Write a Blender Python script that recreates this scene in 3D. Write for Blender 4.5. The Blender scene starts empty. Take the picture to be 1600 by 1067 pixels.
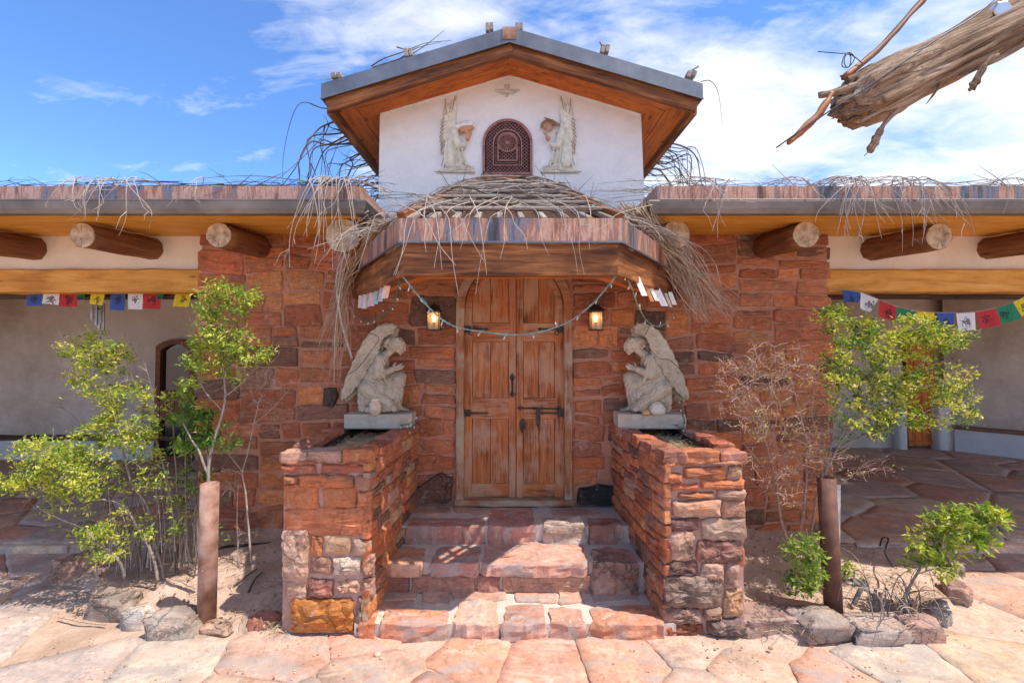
import bpy, math, random
import numpy as np
from math import radians, sin, cos, pi, tan, atan2, hypot, sqrt
from mathutils import Vector, Matrix, noise
R = random.Random(11)
scene = bpy.context.scene
col = scene.collection
# ------------------------------------------------------------------ camera, light, exposure
F, EYE, PITCH, PY0 = 711.0, 1.8, radians(1.5), 516.4
cam_d = bpy.data.cameras.new('camera'); cam = bpy.data.objects.new('camera', cam_d); col.objects.link(cam)
cam_d.sensor_width = 36; cam_d.lens = 16.0; cam_d.clip_end = 2000; cam_d.clip_start = .02
cam_d.shift_y = -(533.5 - PY0) / 1600
cam.location = (0, 0, EYE); cam.rotation_euler = (pi/2 + PITCH, 0, 0)
scene.camera = cam
SUN = Vector((.47, -.20, 1.0)).normalized()
sun_d = bpy.data.lights.new('sun', 'SUN'); sun = bpy.data.objects.new('sun', sun_d); col.objects.link(sun)
sun_d.energy = 2.0; sun_d.angle = radians(.5); sun_d.color = (1, .94, .85)
sun.rotation_euler = SUN.to_track_quat('Z', 'Y').to_euler(); sun.location = (6, -2, 12)
world = bpy.data.worlds.new('World'); scene.world = world; world.use_nodes = True
scene.view_settings.view_transform = 'Standard'; scene.view_settings.look = 'None'
scene.view_settings.exposure = 1.62; scene.view_settings.gamma = 1
try: scene.view_settings.use_curve_mapping = False
except Exception: pass
scene.cycles.use_denoising = True
scene.cycles.max_bounces = 9; scene.cycles.diffuse_bounces = 6; scene.cycles.transparent_max_bounces = 8

class NT:
    """small node-tree builder"""
    def __init__(s, nt): s.nt = nt; s.n = nt.nodes; s.l = nt.links
    def node(s, t, props=None, **ins):
        nd = s.n.new(t)
        for k, v in (props or {}).items(): setattr(nd, k, v)
        for k, v in ins.items(): s.put(nd, k, v)
        return nd
    def put(s, nd, k, v):
        key = int(k[1:]) if (k[0] == 'i' and k[1:].isdigit()) else k.replace('_', ' ')
        sock = nd.inputs[key]
        if isinstance(v, bpy.types.NodeSocket): s.l.new(v, sock)
        elif isinstance(v, bpy.types.Node): s.l.new(v.outputs[0], sock)
        else:
            if isinstance(v, (tuple, list)) and len(v) == 3 and sock.type == 'RGBA': v = (*v, 1)
            sock.default_value = v
    def math(s, op, a, b=0.0, clamp=False):
        return s.node('ShaderNodeMath', {'operation': op, 'use_clamp': clamp}, i0=a, i1=b).outputs[0]
    def noise(s, vec, scale, detail=4, rough=.55, dist=0.0, out=0):
        return s.node('ShaderNodeTexNoise', None, Vector=vec, Scale=scale, Detail=detail, Roughness=rough, Distortion=dist).outputs[out]
    def ramp(s, fac, stops, interp='LINEAR'):
        nd = s.node('ShaderNodeValToRGB', None, Fac=fac); cr = nd.color_ramp; cr.interpolation = interp
        while len(cr.elements) < len(stops): cr.elements.new(.5)
        for e, (p, c) in zip(cr.elements, stops):
            e.position = p; e.color = (c, c, c, 1) if isinstance(c, (int, float)) else (*c, 1)
        return nd.outputs[0]
    def mix(s, fac, a, b, mode='MIX'):
        nd = s.n.new('ShaderNodeMix'); nd.data_type = 'RGBA'; nd.blend_type = mode
        for k, v in ((0, fac), (6, a), (7, b)):
            if isinstance(v, bpy.types.NodeSocket): s.l.new(v, nd.inputs[k])
            else: nd.inputs[k].default_value = ((*v, 1) if isinstance(v, (tuple, list)) and len(v) == 3 else v)
        return nd.outputs[2]
    def scale(s, vec, sc, loc=(0, 0, 0)):
        nd = s.node('ShaderNodeMapping', None, Vector=vec); nd.inputs['Scale'].default_value = sc; nd.inputs['Location'].default_value = loc
        return nd.outputs[0]
def newmat(name, rough=.8, metal=0.0, spec=.3):
    m = bpy.data.materials.new(name); m.use_nodes = True; t = NT(m.node_tree); b = t.n['Principled BSDF']
    b.inputs['Roughness'].default_value = rough; b.inputs['Metallic'].default_value = metal
    b.inputs['Specular IOR Level'].default_value = spec
    return m, t, b
def finish(t, b, colr, height=None, strength=.5, distance=.01):
    t.l.new(colr, b.inputs['Base Color']) if isinstance(colr, bpy.types.NodeSocket) else setattr(b.inputs['Base Color'], 'default_value', (*colr, 1))
    if height is not None:
        bp = t.node('ShaderNodeBump', None, Height=height, Strength=strength, Distance=distance)
        t.l.new(bp.outputs[0], b.inputs['Normal'])
def POS(t): return t.node('ShaderNodeNewGeometry').outputs['Position']
def OBJ(t):
    o = t.node('ShaderNodeTexCoord').outputs['Object']; r = t.node('ShaderNodeObjectInfo').outputs['Random']
    k = t.math('MULTIPLY', r, 37.0)
    c = t.node('ShaderNodeCombineXYZ', None, X=k, Y=k, Z=k)
    return t.node('ShaderNodeVectorMath', {'operation': 'ADD'}, i0=o, i1=c).outputs[0]

# ---- sky: Nishita plus thin wind-drawn cloud
t = NT(world.node_tree); bg = t.n['Background']
sky = t.node('ShaderNodeTexSky', {'sky_type': 'NISHITA', 'sun_disc': False, 'sun_elevation': math.asin(SUN.z),
             'sun_rotation': atan2(SUN.x, SUN.y), 'altitude': 1500, 'air_density': 1.0, 'dust_density': .25, 'ozone_density': 3.0})
dirv = t.node('ShaderNodeTexCoord').outputs['Generated']
sep = t.node('ShaderNodeSeparateXYZ', None, Vector=dirv)
zc = t.math('MAXIMUM', sep.outputs[2], .03)
den = t.math('ADD', zc, .22)
u = t.math('DIVIDE', sep.outputs[0], den); v = t.math('DIVIDE', sep.outputs[1], den)
uv = t.node('ShaderNodeCombineXYZ', None, X=u, Y=v, Z=0.0).outputs[0]
rot = t.node('ShaderNodeMapping', None, Vector=uv); rot.inputs['Rotation'].default_value = (0, 0, radians(35)); rot.inputs['Scale'].default_value = (1.0, 1.8, 1)
rot.inputs['Location'].default_value = (11.2, 3.3, 0)
n1 = t.noise(rot.outputs[0], 1.15, 9, .58, .6)
n2 = t.noise(rot.outputs[0], 4.2, 8, .62, .8)
dens = t.math('ADD', t.math('MULTIPLY', n1, .75), t.math('MULTIPLY', n2, .25))
side = t.math('MULTIPLY', t.math('ADD', sep.outputs[0], -.03), .15)     # the cloud bank lies towards +X
low = t.math('MULTIPLY', sep.outputs[2], .05)
dens = t.math('ADD', t.math('ADD', dens, side), low)
cl = t.ramp(dens, [(.47, 0.0), (.55, .45), (.66, .93)])
cl2 = t.math('MULTIPLY', cl, .95)
cloudc = t.ramp(n2, [(.25, (2.2, 2.27, 2.4)), (.7, (2.75, 2.75, 2.72))])
skyc = t.mix(1.0, sky.outputs[0], (.40, .53, .68), 'MULTIPLY')
t.put(bg, 'Color', t.mix(cl2, skyc, cloudc)); bg.inputs['Strength'].default_value = .15

# ------------------------------------------------------------------ placing helpers
def ray(px, py):
    dx = (px - 800) / F; dz = (PY0 - py) / F
    return Vector((dx, cos(PITCH) - dz * sin(PITCH), sin(PITCH) + dz * cos(PITCH)))
def at(px, py, Y):
    d = ray(px, py); return Vector((0, 0, EYE)) + d * (Y / d.y)
def atz(px, py, z):
    d = ray(px, py); return Vector((0, 0, EYE)) + d * ((z - EYE) / d.z)

def smooth_path(P_, n=8):
    out = []
    for i in range(len(P_)-1):
        p0, p1, p2, p3 = P_[max(i-1, 0)], P_[i], P_[i+1], P_[min(i+2, len(P_)-1)]
        for k in range(n):
            t_ = k/n; out.append(.5*((2*p1) + (p2-p0)*t_ + (2*p0-5*p1+4*p2-p3)*t_*t_ + (3*p1-p0-3*p2+p3)*t_**3))
    out.append(P_[-1]); return out
WL = {}
def link(o, parent, wl):
    col.objects.link(o); WL[o.name] = Vector(wl)
    if parent is not None: o.parent = parent; o.location = Vector(wl) - WL[parent.name]
    else: o.location = wl
    return o
def thing(name, label, cat, loc=(0, 0, 0), group=None):
    o = bpy.data.objects.new(name, None); o.empty_display_size = .1
    link(o, None, loc); o['label'] = label; o['category'] = cat
    if group: o['group'] = group
    return o
def tag(o, label, cat, group=None):
    o['label'] = label; o['category'] = cat
    if group: o['group'] = group
    return o
def kind(o, k): o['kind'] = k; return o

class MB:
    def __init__(s): s.v = []; s.f = []
    def add(s, vs, fs):
        b = len(s.v); s.v += [Vector(p) for p in vs]; s.f += [tuple(b + i for i in f) for f in fs]; return s
    def box(s, c, size, M=None):
        x, y, z = [k / 2 for k in size]
        vs = [Vector((i * x, j * y, k * z)) for k in (-1, 1) for j in (-1, 1) for i in (-1, 1)]
        vs = [(M @ p if M else p) + Vector(c) for p in vs]
        return s.add(vs, [(0, 2, 3, 1), (4, 5, 7, 6), (0, 1, 5, 4), (2, 6, 7, 3), (1, 3, 7, 5), (0, 4, 6, 2)])
    def box2(s, a, b):
        return s.box([(i + j) / 2 for i, j in zip(a, b)], [abs(i - j) for i, j in zip(a, b)])
    def bevbox(s, c, size, bv, M=None):
        x, y, z = [k / 2 for k in size]
        rings = []
        for zz, ins in ((-z, bv), (-z + bv, 0), (z - bv, 0), (z, bv)):
            X, Y = x - ins, y - ins
            rings.append([(-X + bv, -Y, zz), (X - bv, -Y, zz), (X, -Y + bv, zz), (X, Y - bv, zz), (X - bv, Y, zz), (-X + bv, Y, zz), (-X, Y - bv, zz), (-X, -Y + bv, zz)])
        return s.rings([[(M @ Vector(p) if M else Vector(p)) + Vector(c) for p in r] for r in rings])
    def rings(s, rs, cap0=True, cap1=True, closed=True):
        n = len(rs[0]); b = len(s.v)
        for r in rs: s.v += [Vector(p) for p in r]
        for k in range(len(rs) - 1):
            for i in range(n if closed else n - 1):
                j = (i + 1) % n; s.f.append((b + k*n + i, b + k*n + j, b + (k+1)*n + j, b + (k+1)*n + i))
        if cap0: s.f.append(tuple(b + i for i in reversed(range(n))))
        if cap1: s.f.append(tuple(b + (len(rs)-1)*n + i for i in range(n)))
        return s
    def tube(s, pts, rad, n=6, cap=True, wob=0.0):
        pts = [Vector(p) for p in pts]
        if not isinstance(rad, (list, tuple)): rad = [rad] * len(pts)
        up = None; rs = []
        for i, p in enumerate(pts):
            d = (pts[min(i+1, len(pts)-1)] - pts[max(i-1, 0)])
            d = d.normalized() if d.length > 1e-9 else Vector((0, 0, 1))
            if up is None:
                up = d.orthogonal().normalized()
            up = up - d * up.dot(d)
            up = up.normalized() if up.length > 1e-6 else d.orthogonal().normalized()
            w = d.cross(up)
            rs.append([p + (up * cos(2*pi*k/n) + w * sin(2*pi*k/n)) * rad[i] * (1 + (wob * noise.noise(Vector((k*3.1, p.x*4+p.z*3, i*.4))) if wob else 0)) for k in range(n)])
        return s.rings(rs, cap, cap)
    def prism(s, poly, M, w0, w1):
        """poly in (u, v), M maps (u, v, w) to the world"""
        return s.rings([[M(u, v, w0) for u, v in poly], [M(u, v, w1) for u, v in poly]])
    def grid(s, nu, nv, fn):
        b = len(s.v)
        for j in range(nv + 1):
            for i in range(nu + 1): s.v.append(Vector(fn(i / nu, j / nv)))
        for j in range(nv):
            for i in range(nu):
                a = b + j*(nu+1) + i; s.f.append((a, a+1, a+nu+2, a+nu+1))
        return s
    def sphere(s, c, r, nu=10, nv=7, M=None):
        c = Vector(c); r = (r, r, r) if not isinstance(r, (tuple, list)) else r
        rs = []
        for j in range(1, nv):
            th = pi * j / nv
            ring = [Vector((r[0]*sin(th)*cos(2*pi*i/nu), r[1]*sin(th)*sin(2*pi*i/nu), -r[2]*cos(th))) for i in range(nu)]
            rs.append([(M @ p if M else p) + c for p in ring])
        b0 = len(s.v); s.rings(rs, False, False)
        lo = Vector((0, 0, -r[2])); hi = Vector((0, 0, r[2]))
        if M: lo, hi = M @ lo, M @ hi
        a = len(s.v); s.v += [lo + c, hi + c]
        for i in range(nu):
            j = (i+1) % nu
            s.f.append((a, b0 + j, b0 + i)); s.f.append((a+1, b0 + (nv-2)*nu + i, b0 + (nv-2)*nu + j))
        return s
    def capsule(s, a, b, ra, rb, n=10):
        a, b = Vector(a), Vector(b); d = b - a
        d = d.normalized() if d.length > 1e-6 else Vector((0, 0, 1))
        pts, rad = [], []
        for k in range(4):
            an = pi/2 * (1 - k/4) * .98; pts.append(a - d * ra * sin(an)); rad.append(ra * cos(an))
        pts.append(a); rad.append(ra); pts.append(b); rad.append(rb)
        for k in range(1, 5):
            an = pi/2 * k/4 * .98; pts.append(b + d * rb * sin(an)); rad.append(rb * cos(an))
        return s.tube(pts, rad, n)
    def build(s, name, mat, parent=None, smooth=False, color=None, origin=None, frame=None):
        me = bpy.data.meshes.new(name)
        if frame is not None: o_w = frame.translation; loc = s.v
        else:
            if origin is None:
                xs = [p.x for p in s.v]; ys = [p.y for p in s.v]; zs = [p.z for p in s.v]
                origin = ((min(xs)+max(xs))/2, (min(ys)+max(ys))/2, min(zs))
            o_w = Vector(origin); loc = [p - o_w for p in s.v]
        me.from_pydata([tuple(p) for p in loc], [], s.f); me.update()
        if smooth: me.shade_smooth()
        me.materials.append(mat)
        o = bpy.data.objects.new(name, me)
        link(o, parent, o_w)
        if frame is not None: o.rotation_euler = frame.to_euler()
        if color: o.color = (*color, 1)
        return o

def frame_between(p0, p1, up=(0, 0, 1)):
    p0, p1 = Vector(p0), Vector(p1); x = (p1 - p0).normalized(); y = Vector(up).cross(x).normalized(); z = x.cross(y)
    m = Matrix((x, y, z)).transposed().to_4x4(); m.translation = p0
    return m, (p1 - p0).length
def beam(name, p0, p1, w, h, mat, parent=None, color=None, bv=.006, up=(0, 0, 1), rough=0.0, seg=1):
    """timber with its grain along local X; w across, h upright, p0-p1 is the centre line"""
    m, L = frame_between(p0, p1, up)
    b = MB(); n = max(1, seg); rs = []
    for i in range(n + 1):
        x = L * i / n
        ww, hh = w/2, h/2
        def q(y, z):
            if rough: y += rough * noise.noise(Vector((x*5, y*9+p0[0], z*9+1))); z += rough * noise.noise(Vector((x*6+9, y*9, z*9+p0[2])))
            return (x, y, z)
        rs.append([q(-ww+bv, -hh), q(ww-bv, -hh), q(ww, -hh+bv), q(ww, hh-bv), q(ww-bv, hh), q(-ww+bv, hh), q(-ww, hh-bv), q(-ww, -hh+bv)])
    b.rings(rs)
    return b.build(name, mat, parent, color=color, frame=m)

# ------------------------------------------------------------------ materials
def stone_mat(name, bump=.7, dist=.012, dust=.35, stain=.5, rough=.85, strat=14, sheets=False):
    m, t, b = newmat(name, rough, 0, .25)
    p = POS(t); oi = t.node('ShaderNodeObjectInfo')
    off = t.math('MULTIPLY', oi.outputs['Random'], 40.0)
    p2 = t.node('ShaderNodeVectorMath', {'operation': 'ADD'}, i0=p, i1=t.node('ShaderNodeCombineXYZ', None, X=off, Y=off, Z=off).outputs[0]).outputs[0]
    fine = t.noise(p2, 34, 9, .72); mid = t.noise(p2, 9, 7, .6, .5); big = t.noise(p2, 2.6, 4, .5)
    bands = t.noise(t.scale(p2, (2.0, 2.0, strat)), 3, 6, .65, .7)
    k = t.math('ADD', t.math('MULTIPLY', fine, .8), t.math('MULTIPLY', bands, .6))
    kk = t.ramp(k, [(.42, .45), (.62, .86), (.72, 1.02), (.95, 1.5)])
    c = t.mix(1.0, oi.outputs['Color'], kk, 'MULTIPLY')
    hue = t.ramp(mid, [(.3, (1.10, .93, .84)), (.5, (1, 1, 1)), (.72, (.93, 1.0, 1.0))])
    c = t.mix(1.0, c, hue, 'MULTIPLY')
    st = t.math('MULTIPLY', t.ramp(t.math('ADD', big, t.math('MULTIPLY', fine, .35)), [(.70, 0.0), (.84, 1.0)]), stain)
    c = t.mix(st, c, (.10, .06, .048))
    du = t.math('MULTIPLY', t.ramp(t.math('ADD', mid, t.math('MULTIPLY', fine, .5)), [(.83, 0.0), (.98, 1.0)]), dust)
    c = t.mix(du, c, (.56, .42, .35))
    if sheets:
        lay = t.noise(t.scale(p2, (1.0, 2.6, 1)), 2.2, 8, .62, 1.2)
        c = t.mix(t.ramp(lay, [(.53, 0.0), (.57, .62)]), c, (.36, .305, .28)); c = t.mix(t.ramp(lay, [(.38, .5), (.43, 0.0)]), c, (.62, .45, .35))
    h = t.math('ADD', t.math('ADD', t.math('MULTIPLY', fine, .45), t.math('MULTIPLY', mid, .9)), t.math('MULTIPLY', bands, .55))
    cr = t.noise(p2, 3.5, 8, .62, .3)
    crack = t.ramp(t.math('ABSOLUTE', t.math('SUBTRACT', cr, .5)), [(0.0, 0.0), (.012, 1.0)])
    h = t.math('ADD', h, t.math('MULTIPLY', crack, .12 if sheets else .25))
    c = t.mix(1.0, c, t.ramp(crack, [(0.0, .9 if sheets else .8), (1.0, 1.0)]), 'MULTIPLY')
    finish(t, b, c, h, bump, dist)
    return m
STONE = stone_mat('red_sandstone')
ROCK = stone_mat('rough_rock', 1.0, .025, .5, .7)
FLAG = stone_mat('flagstone', .6, .012, .8, .35, .8, 1.5, True)
def plain_noise_mat(name, c0, c1, scale=8, bump=.5, dist=.01, rough=.85, detail=8, c2=None, spec=.25):
    m, t, b = newmat(name, rough, 0, spec); p = POS(t)
    a = t.noise(p, scale, detail, .65); f = t.noise(p, scale * 7, 6, .7)
    k = t.math('ADD', t.math('MULTIPLY', a, .7), t.math('MULTIPLY', f, .3))
    c = t.ramp(k, [(.36, c0), (.62, c1)])
    if c2: c = t.mix(t.ramp(t.noise(p, scale * .35, 4), [(.52, 0.0), (.66, .7)]), c, c2)
    finish(t, b, c, t.math('ADD', t.math('MULTIPLY', a, .6), t.math('MULTIPLY', f, .5)), bump, dist)
    return m
MORTAR = plain_noise_mat('red_mortar', (.41, .17, .105), (.55, .28, .19), 9, .9, .02)
MORTAR_PALE = plain_noise_mat('grey_mortar', (.52, .41, .34), (.68, .56, .47), 9, .8, .015)
SAND = plain_noise_mat('sandy_soil', (.48, .32, .23), (.66, .48, .37), 7, 1.0, .03, c2=(.40, .26, .18))
MORTAR_PINK = plain_noise_mat('pink_mortar', (.42, .22, .17), (.60, .40, .34), 7, 1.0, .02)
STUCCO = plain_noise_mat('white_stucco', (.80, .78, .77), (.90, .88, .86), 6, .8, .02, .9)
STUCCO_CREAM = plain_noise_mat('cream_stucco', (.76, .67, .55), (.86, .78, .67), 3, .3, .02, .9)
STUCCO_GREY = plain_noise_mat('taupe_stucco', (.40, .31, .24), (.66, .55, .46), 1.1, .9, .03, .9, c2=(.60, .54, .48))
STUCCO_WHITE2 = plain_noise_mat('portico_whitewash', (.55, .53, .52), (.64, .62, .60), 3, .5, .02, .9)
def wood_mat(name, c0, c1, c2, grain=22, bump=.4, dist=.004, rough=.6, spec=.3, knots=True, wear=0.0, wearc=(.5, .38, .28)):
    m, t, b = newmat(name, rough, 0, spec); o = OBJ(t)
    g = t.noise(t.scale(o, (1.0, grain, grain)), 2.0, 8, .62, .8)
    g2 = t.noise(t.scale(o, (3.0, grain*4, grain*4)), 2.0, 5, .6, .2)
    big = t.noise(t.scale(o, (1.5, 3, 3)), 1.4, 3, .5, 1.0)
    k = t.math('ADD', t.math('ADD', t.math('MULTIPLY', g, .55), t.math('MULTIPLY', g2, .2)), t.math('MULTIPLY', big, .25))
    c = t.ramp(k, [(.36, c0), (.5, c1), (.64, c2)])
    if knots:
        kn = t.node('ShaderNodeTexVoronoi', None, Vector=t.scale(o, (2.4, 7, 7)), Scale=1.1)
        c = t.mix(t.ramp(kn.outputs[0], [(.07, .75), (.14, 0.0)]), c, tuple(x * .5 for x in c0))
    if wear:
        w = t.ramp(t.math('ADD', t.noise(o, 3.5, 6, .6), t.math('MULTIPLY', g2, .45)), [(.67, 0.0), (.84, wear)])
        c = t.mix(w, c, wearc)
    finish(t, b, c, t.math('ADD', g, t.math('MULTIPLY', g2, .6)), bump, dist)
    return m
WOOD_YELLOW = wood_mat('yellow_pine', (.42, .16, .02), (.66, .30, .045), (.76, .40, .09), 14)
WOOD_LINTEL = wood_mat('rough_sawn_lintel', (.42, .16, .025), (.66, .31, .055), (.78, .43, .12), 7, 1.0, .01)
WOOD_ORANGE = wood_mat('orange_cedar', (.26, .055, .010), (.56, .145, .022), (.68, .21, .035), 12, .35)
WOOD_BROWN = wood_mat('aged_brown_beam', (.03, .013, .008), (.19, .065, .02), (.44, .18, .06), 13, .6)
WOOD_LOG = wood_mat('stripped_log', (.085, .032, .015), (.22, .085, .035), (.34, .15, .06), 10, .8, .01)
WOOD_DOOR = wood_mat('old_door_wood', (.11, .033, .012), (.42, .13, .040), (.55, .21, .078), 14, .9, .005, .6, .25, False, .75, (.50, .29, .18))
WOOD_FRAME = wood_mat('door_frame_wood', (.12, .04, .018), (.34, .125, .05), (.44, .21, .10), 18, .8, .005, .6, .3, False, .9, (.44, .34, .24))
WOOD_DARK = wood_mat('dark_stained_wood', (.03, .016, .011), (.075, .038, .024), (.13, .07, .045), 14)
WOOD_GREY = wood_mat('weathered_lath', (.14, .11, .09), (.27, .22, .185), (.40, .35, .30), 16, .8)
WOOD_DRIFT = wood_mat('weathered_driftwood', (.05, .03, .02), (.34, .21, .13), (.60, .48, .38), 26, 1.0, .02, .8, .2, False)
m, t, b = newmat('log_end_grain', .8); o = t.node('ShaderNodeTexCoord').outputs['Object']
sp = t.node('ShaderNodeSeparateXYZ', None, Vector=o)
rr = t.math('POWER', t.math('ADD', t.math('POWER', sp.outputs[1], 2.0), t.math('POWER', sp.outputs[2], 2.0)), .5)
ring = t.math('SINE', t.math('ADD', t.math('MULTIPLY', rr, 700.0), t.math('MULTIPLY', t.noise(OBJ(t), 20, 4), 9.0)))
c = t.ramp(t.math('ADD', t.math('MULTIPLY', ring, .07), t.noise(OBJ(t), 22, 6)), [(.3, (.30, .19, .11)), (.7, (.66, .50, .34))])
finish(t, b, c, ring, .3, .002); ENDGRAIN = m
def metal_mat(name, c0, c1, rough=.4, metal=.7, scale=6, streak=False):
    m, t, b = newmat(name, rough, metal, .5); p = POS(t)
    v = t.scale(p, (1, 1, .12)) if streak else p
    k = t.noise(v, scale, 7, .6); finish(t, b, t.ramp(k, [(.35, c0), (.65, c1)]), k, .15, .004)
    return m
GUTTER = metal_mat('dark_bronze_gutter', (.13, .12, .12), (.24, .22, .215), .42, .55, 3)
TIN = metal_mat('blue_grey_sheet_metal', (.11, .125, .15), (.20, .215, .25), .45, .45, 4)
IRON = metal_mat('black_iron', (.025, .018, .015), (.075, .05, .038), .55, .5, 30)
RUST = metal_mat('rusty_pipe_steel', (.20, .085, .05), (.46, .29, .23), .8, .1, 7)
RUST_DARK = metal_mat('dark_rusty_pipe_steel', (.11, .045, .03), (.19, .085, .055), .75, .15, 14)
BRONZE = metal_mat('aged_bronze_grille', (.24, .10, .08), (.40, .20, .165), .6, .2, 25)
STEEL = metal_mat('brushed_aluminium_tube', (.35, .33, .31), (.5, .48, .46), .4, .8, 10)
# copper fascia with upright streaks of heat colour, along local X
m, t, b = newmat('streaked_copper', .45, .35, .5); o = OBJ(t)
s1 = t.noise(t.scale(o, (9, 0, 1.1)), 1.0, 9, .75, .1); s2 = t.noise(t.scale(o, (2.1, 0, .0)), 1.0, 3, .5)
c = t.ramp(t.math('ADD', t.math('MULTIPLY', s1, .62), t.math('MULTIPLY', s2, .38)),
           [(.34, (.04, .03, .03)), (.42, (.09, .08, .09)), (.455, (.20, .20, .25)), (.485, (.30, .13, .08)), (.525, (.58, .34, .25)), (.56, (.34, .15, .09)), (.60, (.08, .05, .045)), (.68, (.20, .20, .25))])
finish(t, b, c, s1, .1, .003); COPPER = m
m, t, b = newmat('cast_stone', .85); p = POS(t)
a = t.noise(p, 22, 8, .7); d = t.noise(p, 5, 4)
c = t.ramp(t.math('ADD', t.math('MULTIPLY', a, .65), t.math('MULTIPLY', d, .35)), [(.36, (.30, .24, .17)), (.48, (.49, .405, .30)), (.64, (.60, .51, .39))])
finish(t, b, c, a, .25, .003); CAST = m
PLINTH = plain_noise_mat('grey_cast_concrete', (.42, .35, .27), (.60, .51, .41), 14, .5, .005)
def flat_mat(name, c, rough=.6, metal=0.0, var=.15, scale=18, bump=.15):
    m, t, b = newmat(name, rough, metal); k = t.noise(POS(t), scale, 5)
    finish(t, b, t.ramp(k, [(.3, tuple(x*(1-var) for x in c)), (.7, tuple(min(1, x*(1+var)) for x in c))]), k, bump, .004); return m
def objcol_mat(name, rough=.7, trans=0.0):
    m, t, b = newmat(name, rough); c = t.node('ShaderNodeObjectInfo').outputs['Color']
    k = t.noise(POS(t), 30, 5); finish(t, b, t.mix(1.0, c, t.ramp(k, [(.3, .8), (.7, 1.12)]), 'MULTIPLY'), k, .3, .003); return m
PAINTED = objcol_mat('painted_relief')
def twig_mat(name, c0, c1, c2):
    m, t, b = newmat(name, .85, 0, .2); g = t.node('ShaderNodeNewGeometry')
    r = g.outputs['Random Per Island']; k = t.noise(g.outputs['Position'], 40, 4)
    c = t.ramp(r, [(.1, c0), (.5, c1), (.9, c2)]); c = t.mix(1.0, c, t.ramp(k, [(.3, .7), (.7, 1.2)]), 'MULTIPLY')
    finish(t, b, c); return m
TWIG_GREY = twig_mat('grey_brush', (.15, .115, .095), (.30, .25, .215), (.50, .43, .38))
TWIG_PALE = twig_mat('pale_dry_twig', (.26, .20, .16), (.40, .33, .28), (.58, .50, .44))
TWIG_DARK = twig_mat('dark_brush', (.045, .035, .03), (.09, .07, .06), (.15, .12, .10))
TWIG_TAN = twig_mat('tan_brush', (.32, .19, .11), (.46, .31, .20), (.60, .45, .33))
TWIG_RED = twig_mat('reddish_bare_twig', (.34, .17, .12), (.46, .28, .21), (.58, .43, .34))
BARK = twig_mat('grey_bark', (.14, .105, .085), (.26, .205, .17), (.48, .42, .37))
GRASS_DRY = twig_mat('dry_straw', (.42, .31, .16), (.56, .44, .26), (.68, .57, .38))
def leaf_mat(name, stops):
    m, t, b = newmat(name, .5, 0, .35); g = t.node('ShaderNodeNewGeometry'); c = t.ramp(g.outputs['Random Per Island'], stops)
    finish(t, b, c)
    tr = t.node('ShaderNodeBsdfTranslucent', None, Color=t.mix(1.0, c, (1.3, 1.25, .5), 'MULTIPLY'))
    ms = t.node('ShaderNodeMixShader', None, Fac=.35); t.l.new(b.outputs[0], ms.inputs[1]); t.l.new(tr.outputs[0], ms.inputs[2])
    t.l.new(ms.outputs[0], t.n['Material Output'].inputs['Surface']); return m
LEAF_LIME = leaf_mat('lime_leaves', [(.03, (.12, .17, .02)), (.3, (.34, .42, .04)), (.7, (.60, .62, .09)), (.95, (.74, .66, .20))])
LEAF_GREEN = leaf_mat('green_leaves', [(.05, (.05, .12, .02)), (.5, (.11, .23, .035)), (.95, (.24, .36, .06))])
LEAF_MID = leaf_mat('mid_green_leaves', [(.05, (.12, .22, .025)), (.5, (.26, .38, .045)), (.95, (.46, .50, .10))])
LEAF_PINK = leaf_mat('pinkish_seed_heads', [(.05, (.34, .17, .12)), (.5, (.46, .28, .22)), (.95, (.55, .42, .36))])

# ------------------------------------------------------------------ stones
def inside(p, poly):
    x, y = p; c = False; n = len(poly)
    for i in range(n):
        x0, y0 = poly[i]; x1, y1 = poly[(i+1) % n]
        if (y0 > y) != (y1 > y) and x < (x1-x0) * (y-y0) / (y1-y0) + x0: c = not c
    return c
def edge_dist(p, poly):
    best = 1e9; n = len(poly)
    for i in range(n):
        ax, ay = poly[i]; bx, by = poly[(i+1) % n]; dx, dy = bx-ax, by-ay
        t_ = max(0, min(1, ((p[0]-ax)*dx + (p[1]-ay)*dy) / (dx*dx+dy*dy+1e-12)))
        best = min(best, hypot(p[0]-ax-dx*t_, p[1]-ay-dy*t_))
    return best
def roughen(poly, seg, jit, cut=.22):
    out = []
    n = len(poly)
    pts = []
    for i in range(n):                                  # cut corners
        a, b_, c_ = poly[i-1], poly[i], poly[(i+1) % n]
        k1 = cut * R.uniform(.5, 1.4); k2 = cut * R.uniform(.5, 1.4)
        pts.append((b_[0] + (a[0]-b_[0])*k1*.6, b_[1] + (a[1]-b_[1])*k1*.6)); pts.append((b_[0] + (c_[0]-b_[0])*k2*.6, b_[1] + (c_[1]-b_[1])*k2*.6))
    n = len(pts)
    for i in range(n):
        a, b_ = pts[i], pts[(i+1) % n]; L = hypot(b_[0]-a[0], b_[1]-a[1]); k = max(1, min(9, int(L / seg)))
        for j in range(k):
            f = j / k; out.append((a[0] + (b_[0]-a[0])*f + R.uniform(-jit, jit), a[1] + (b_[1]-a[1])*f + R.uniform(-jit, jit)))
    return out
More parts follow.
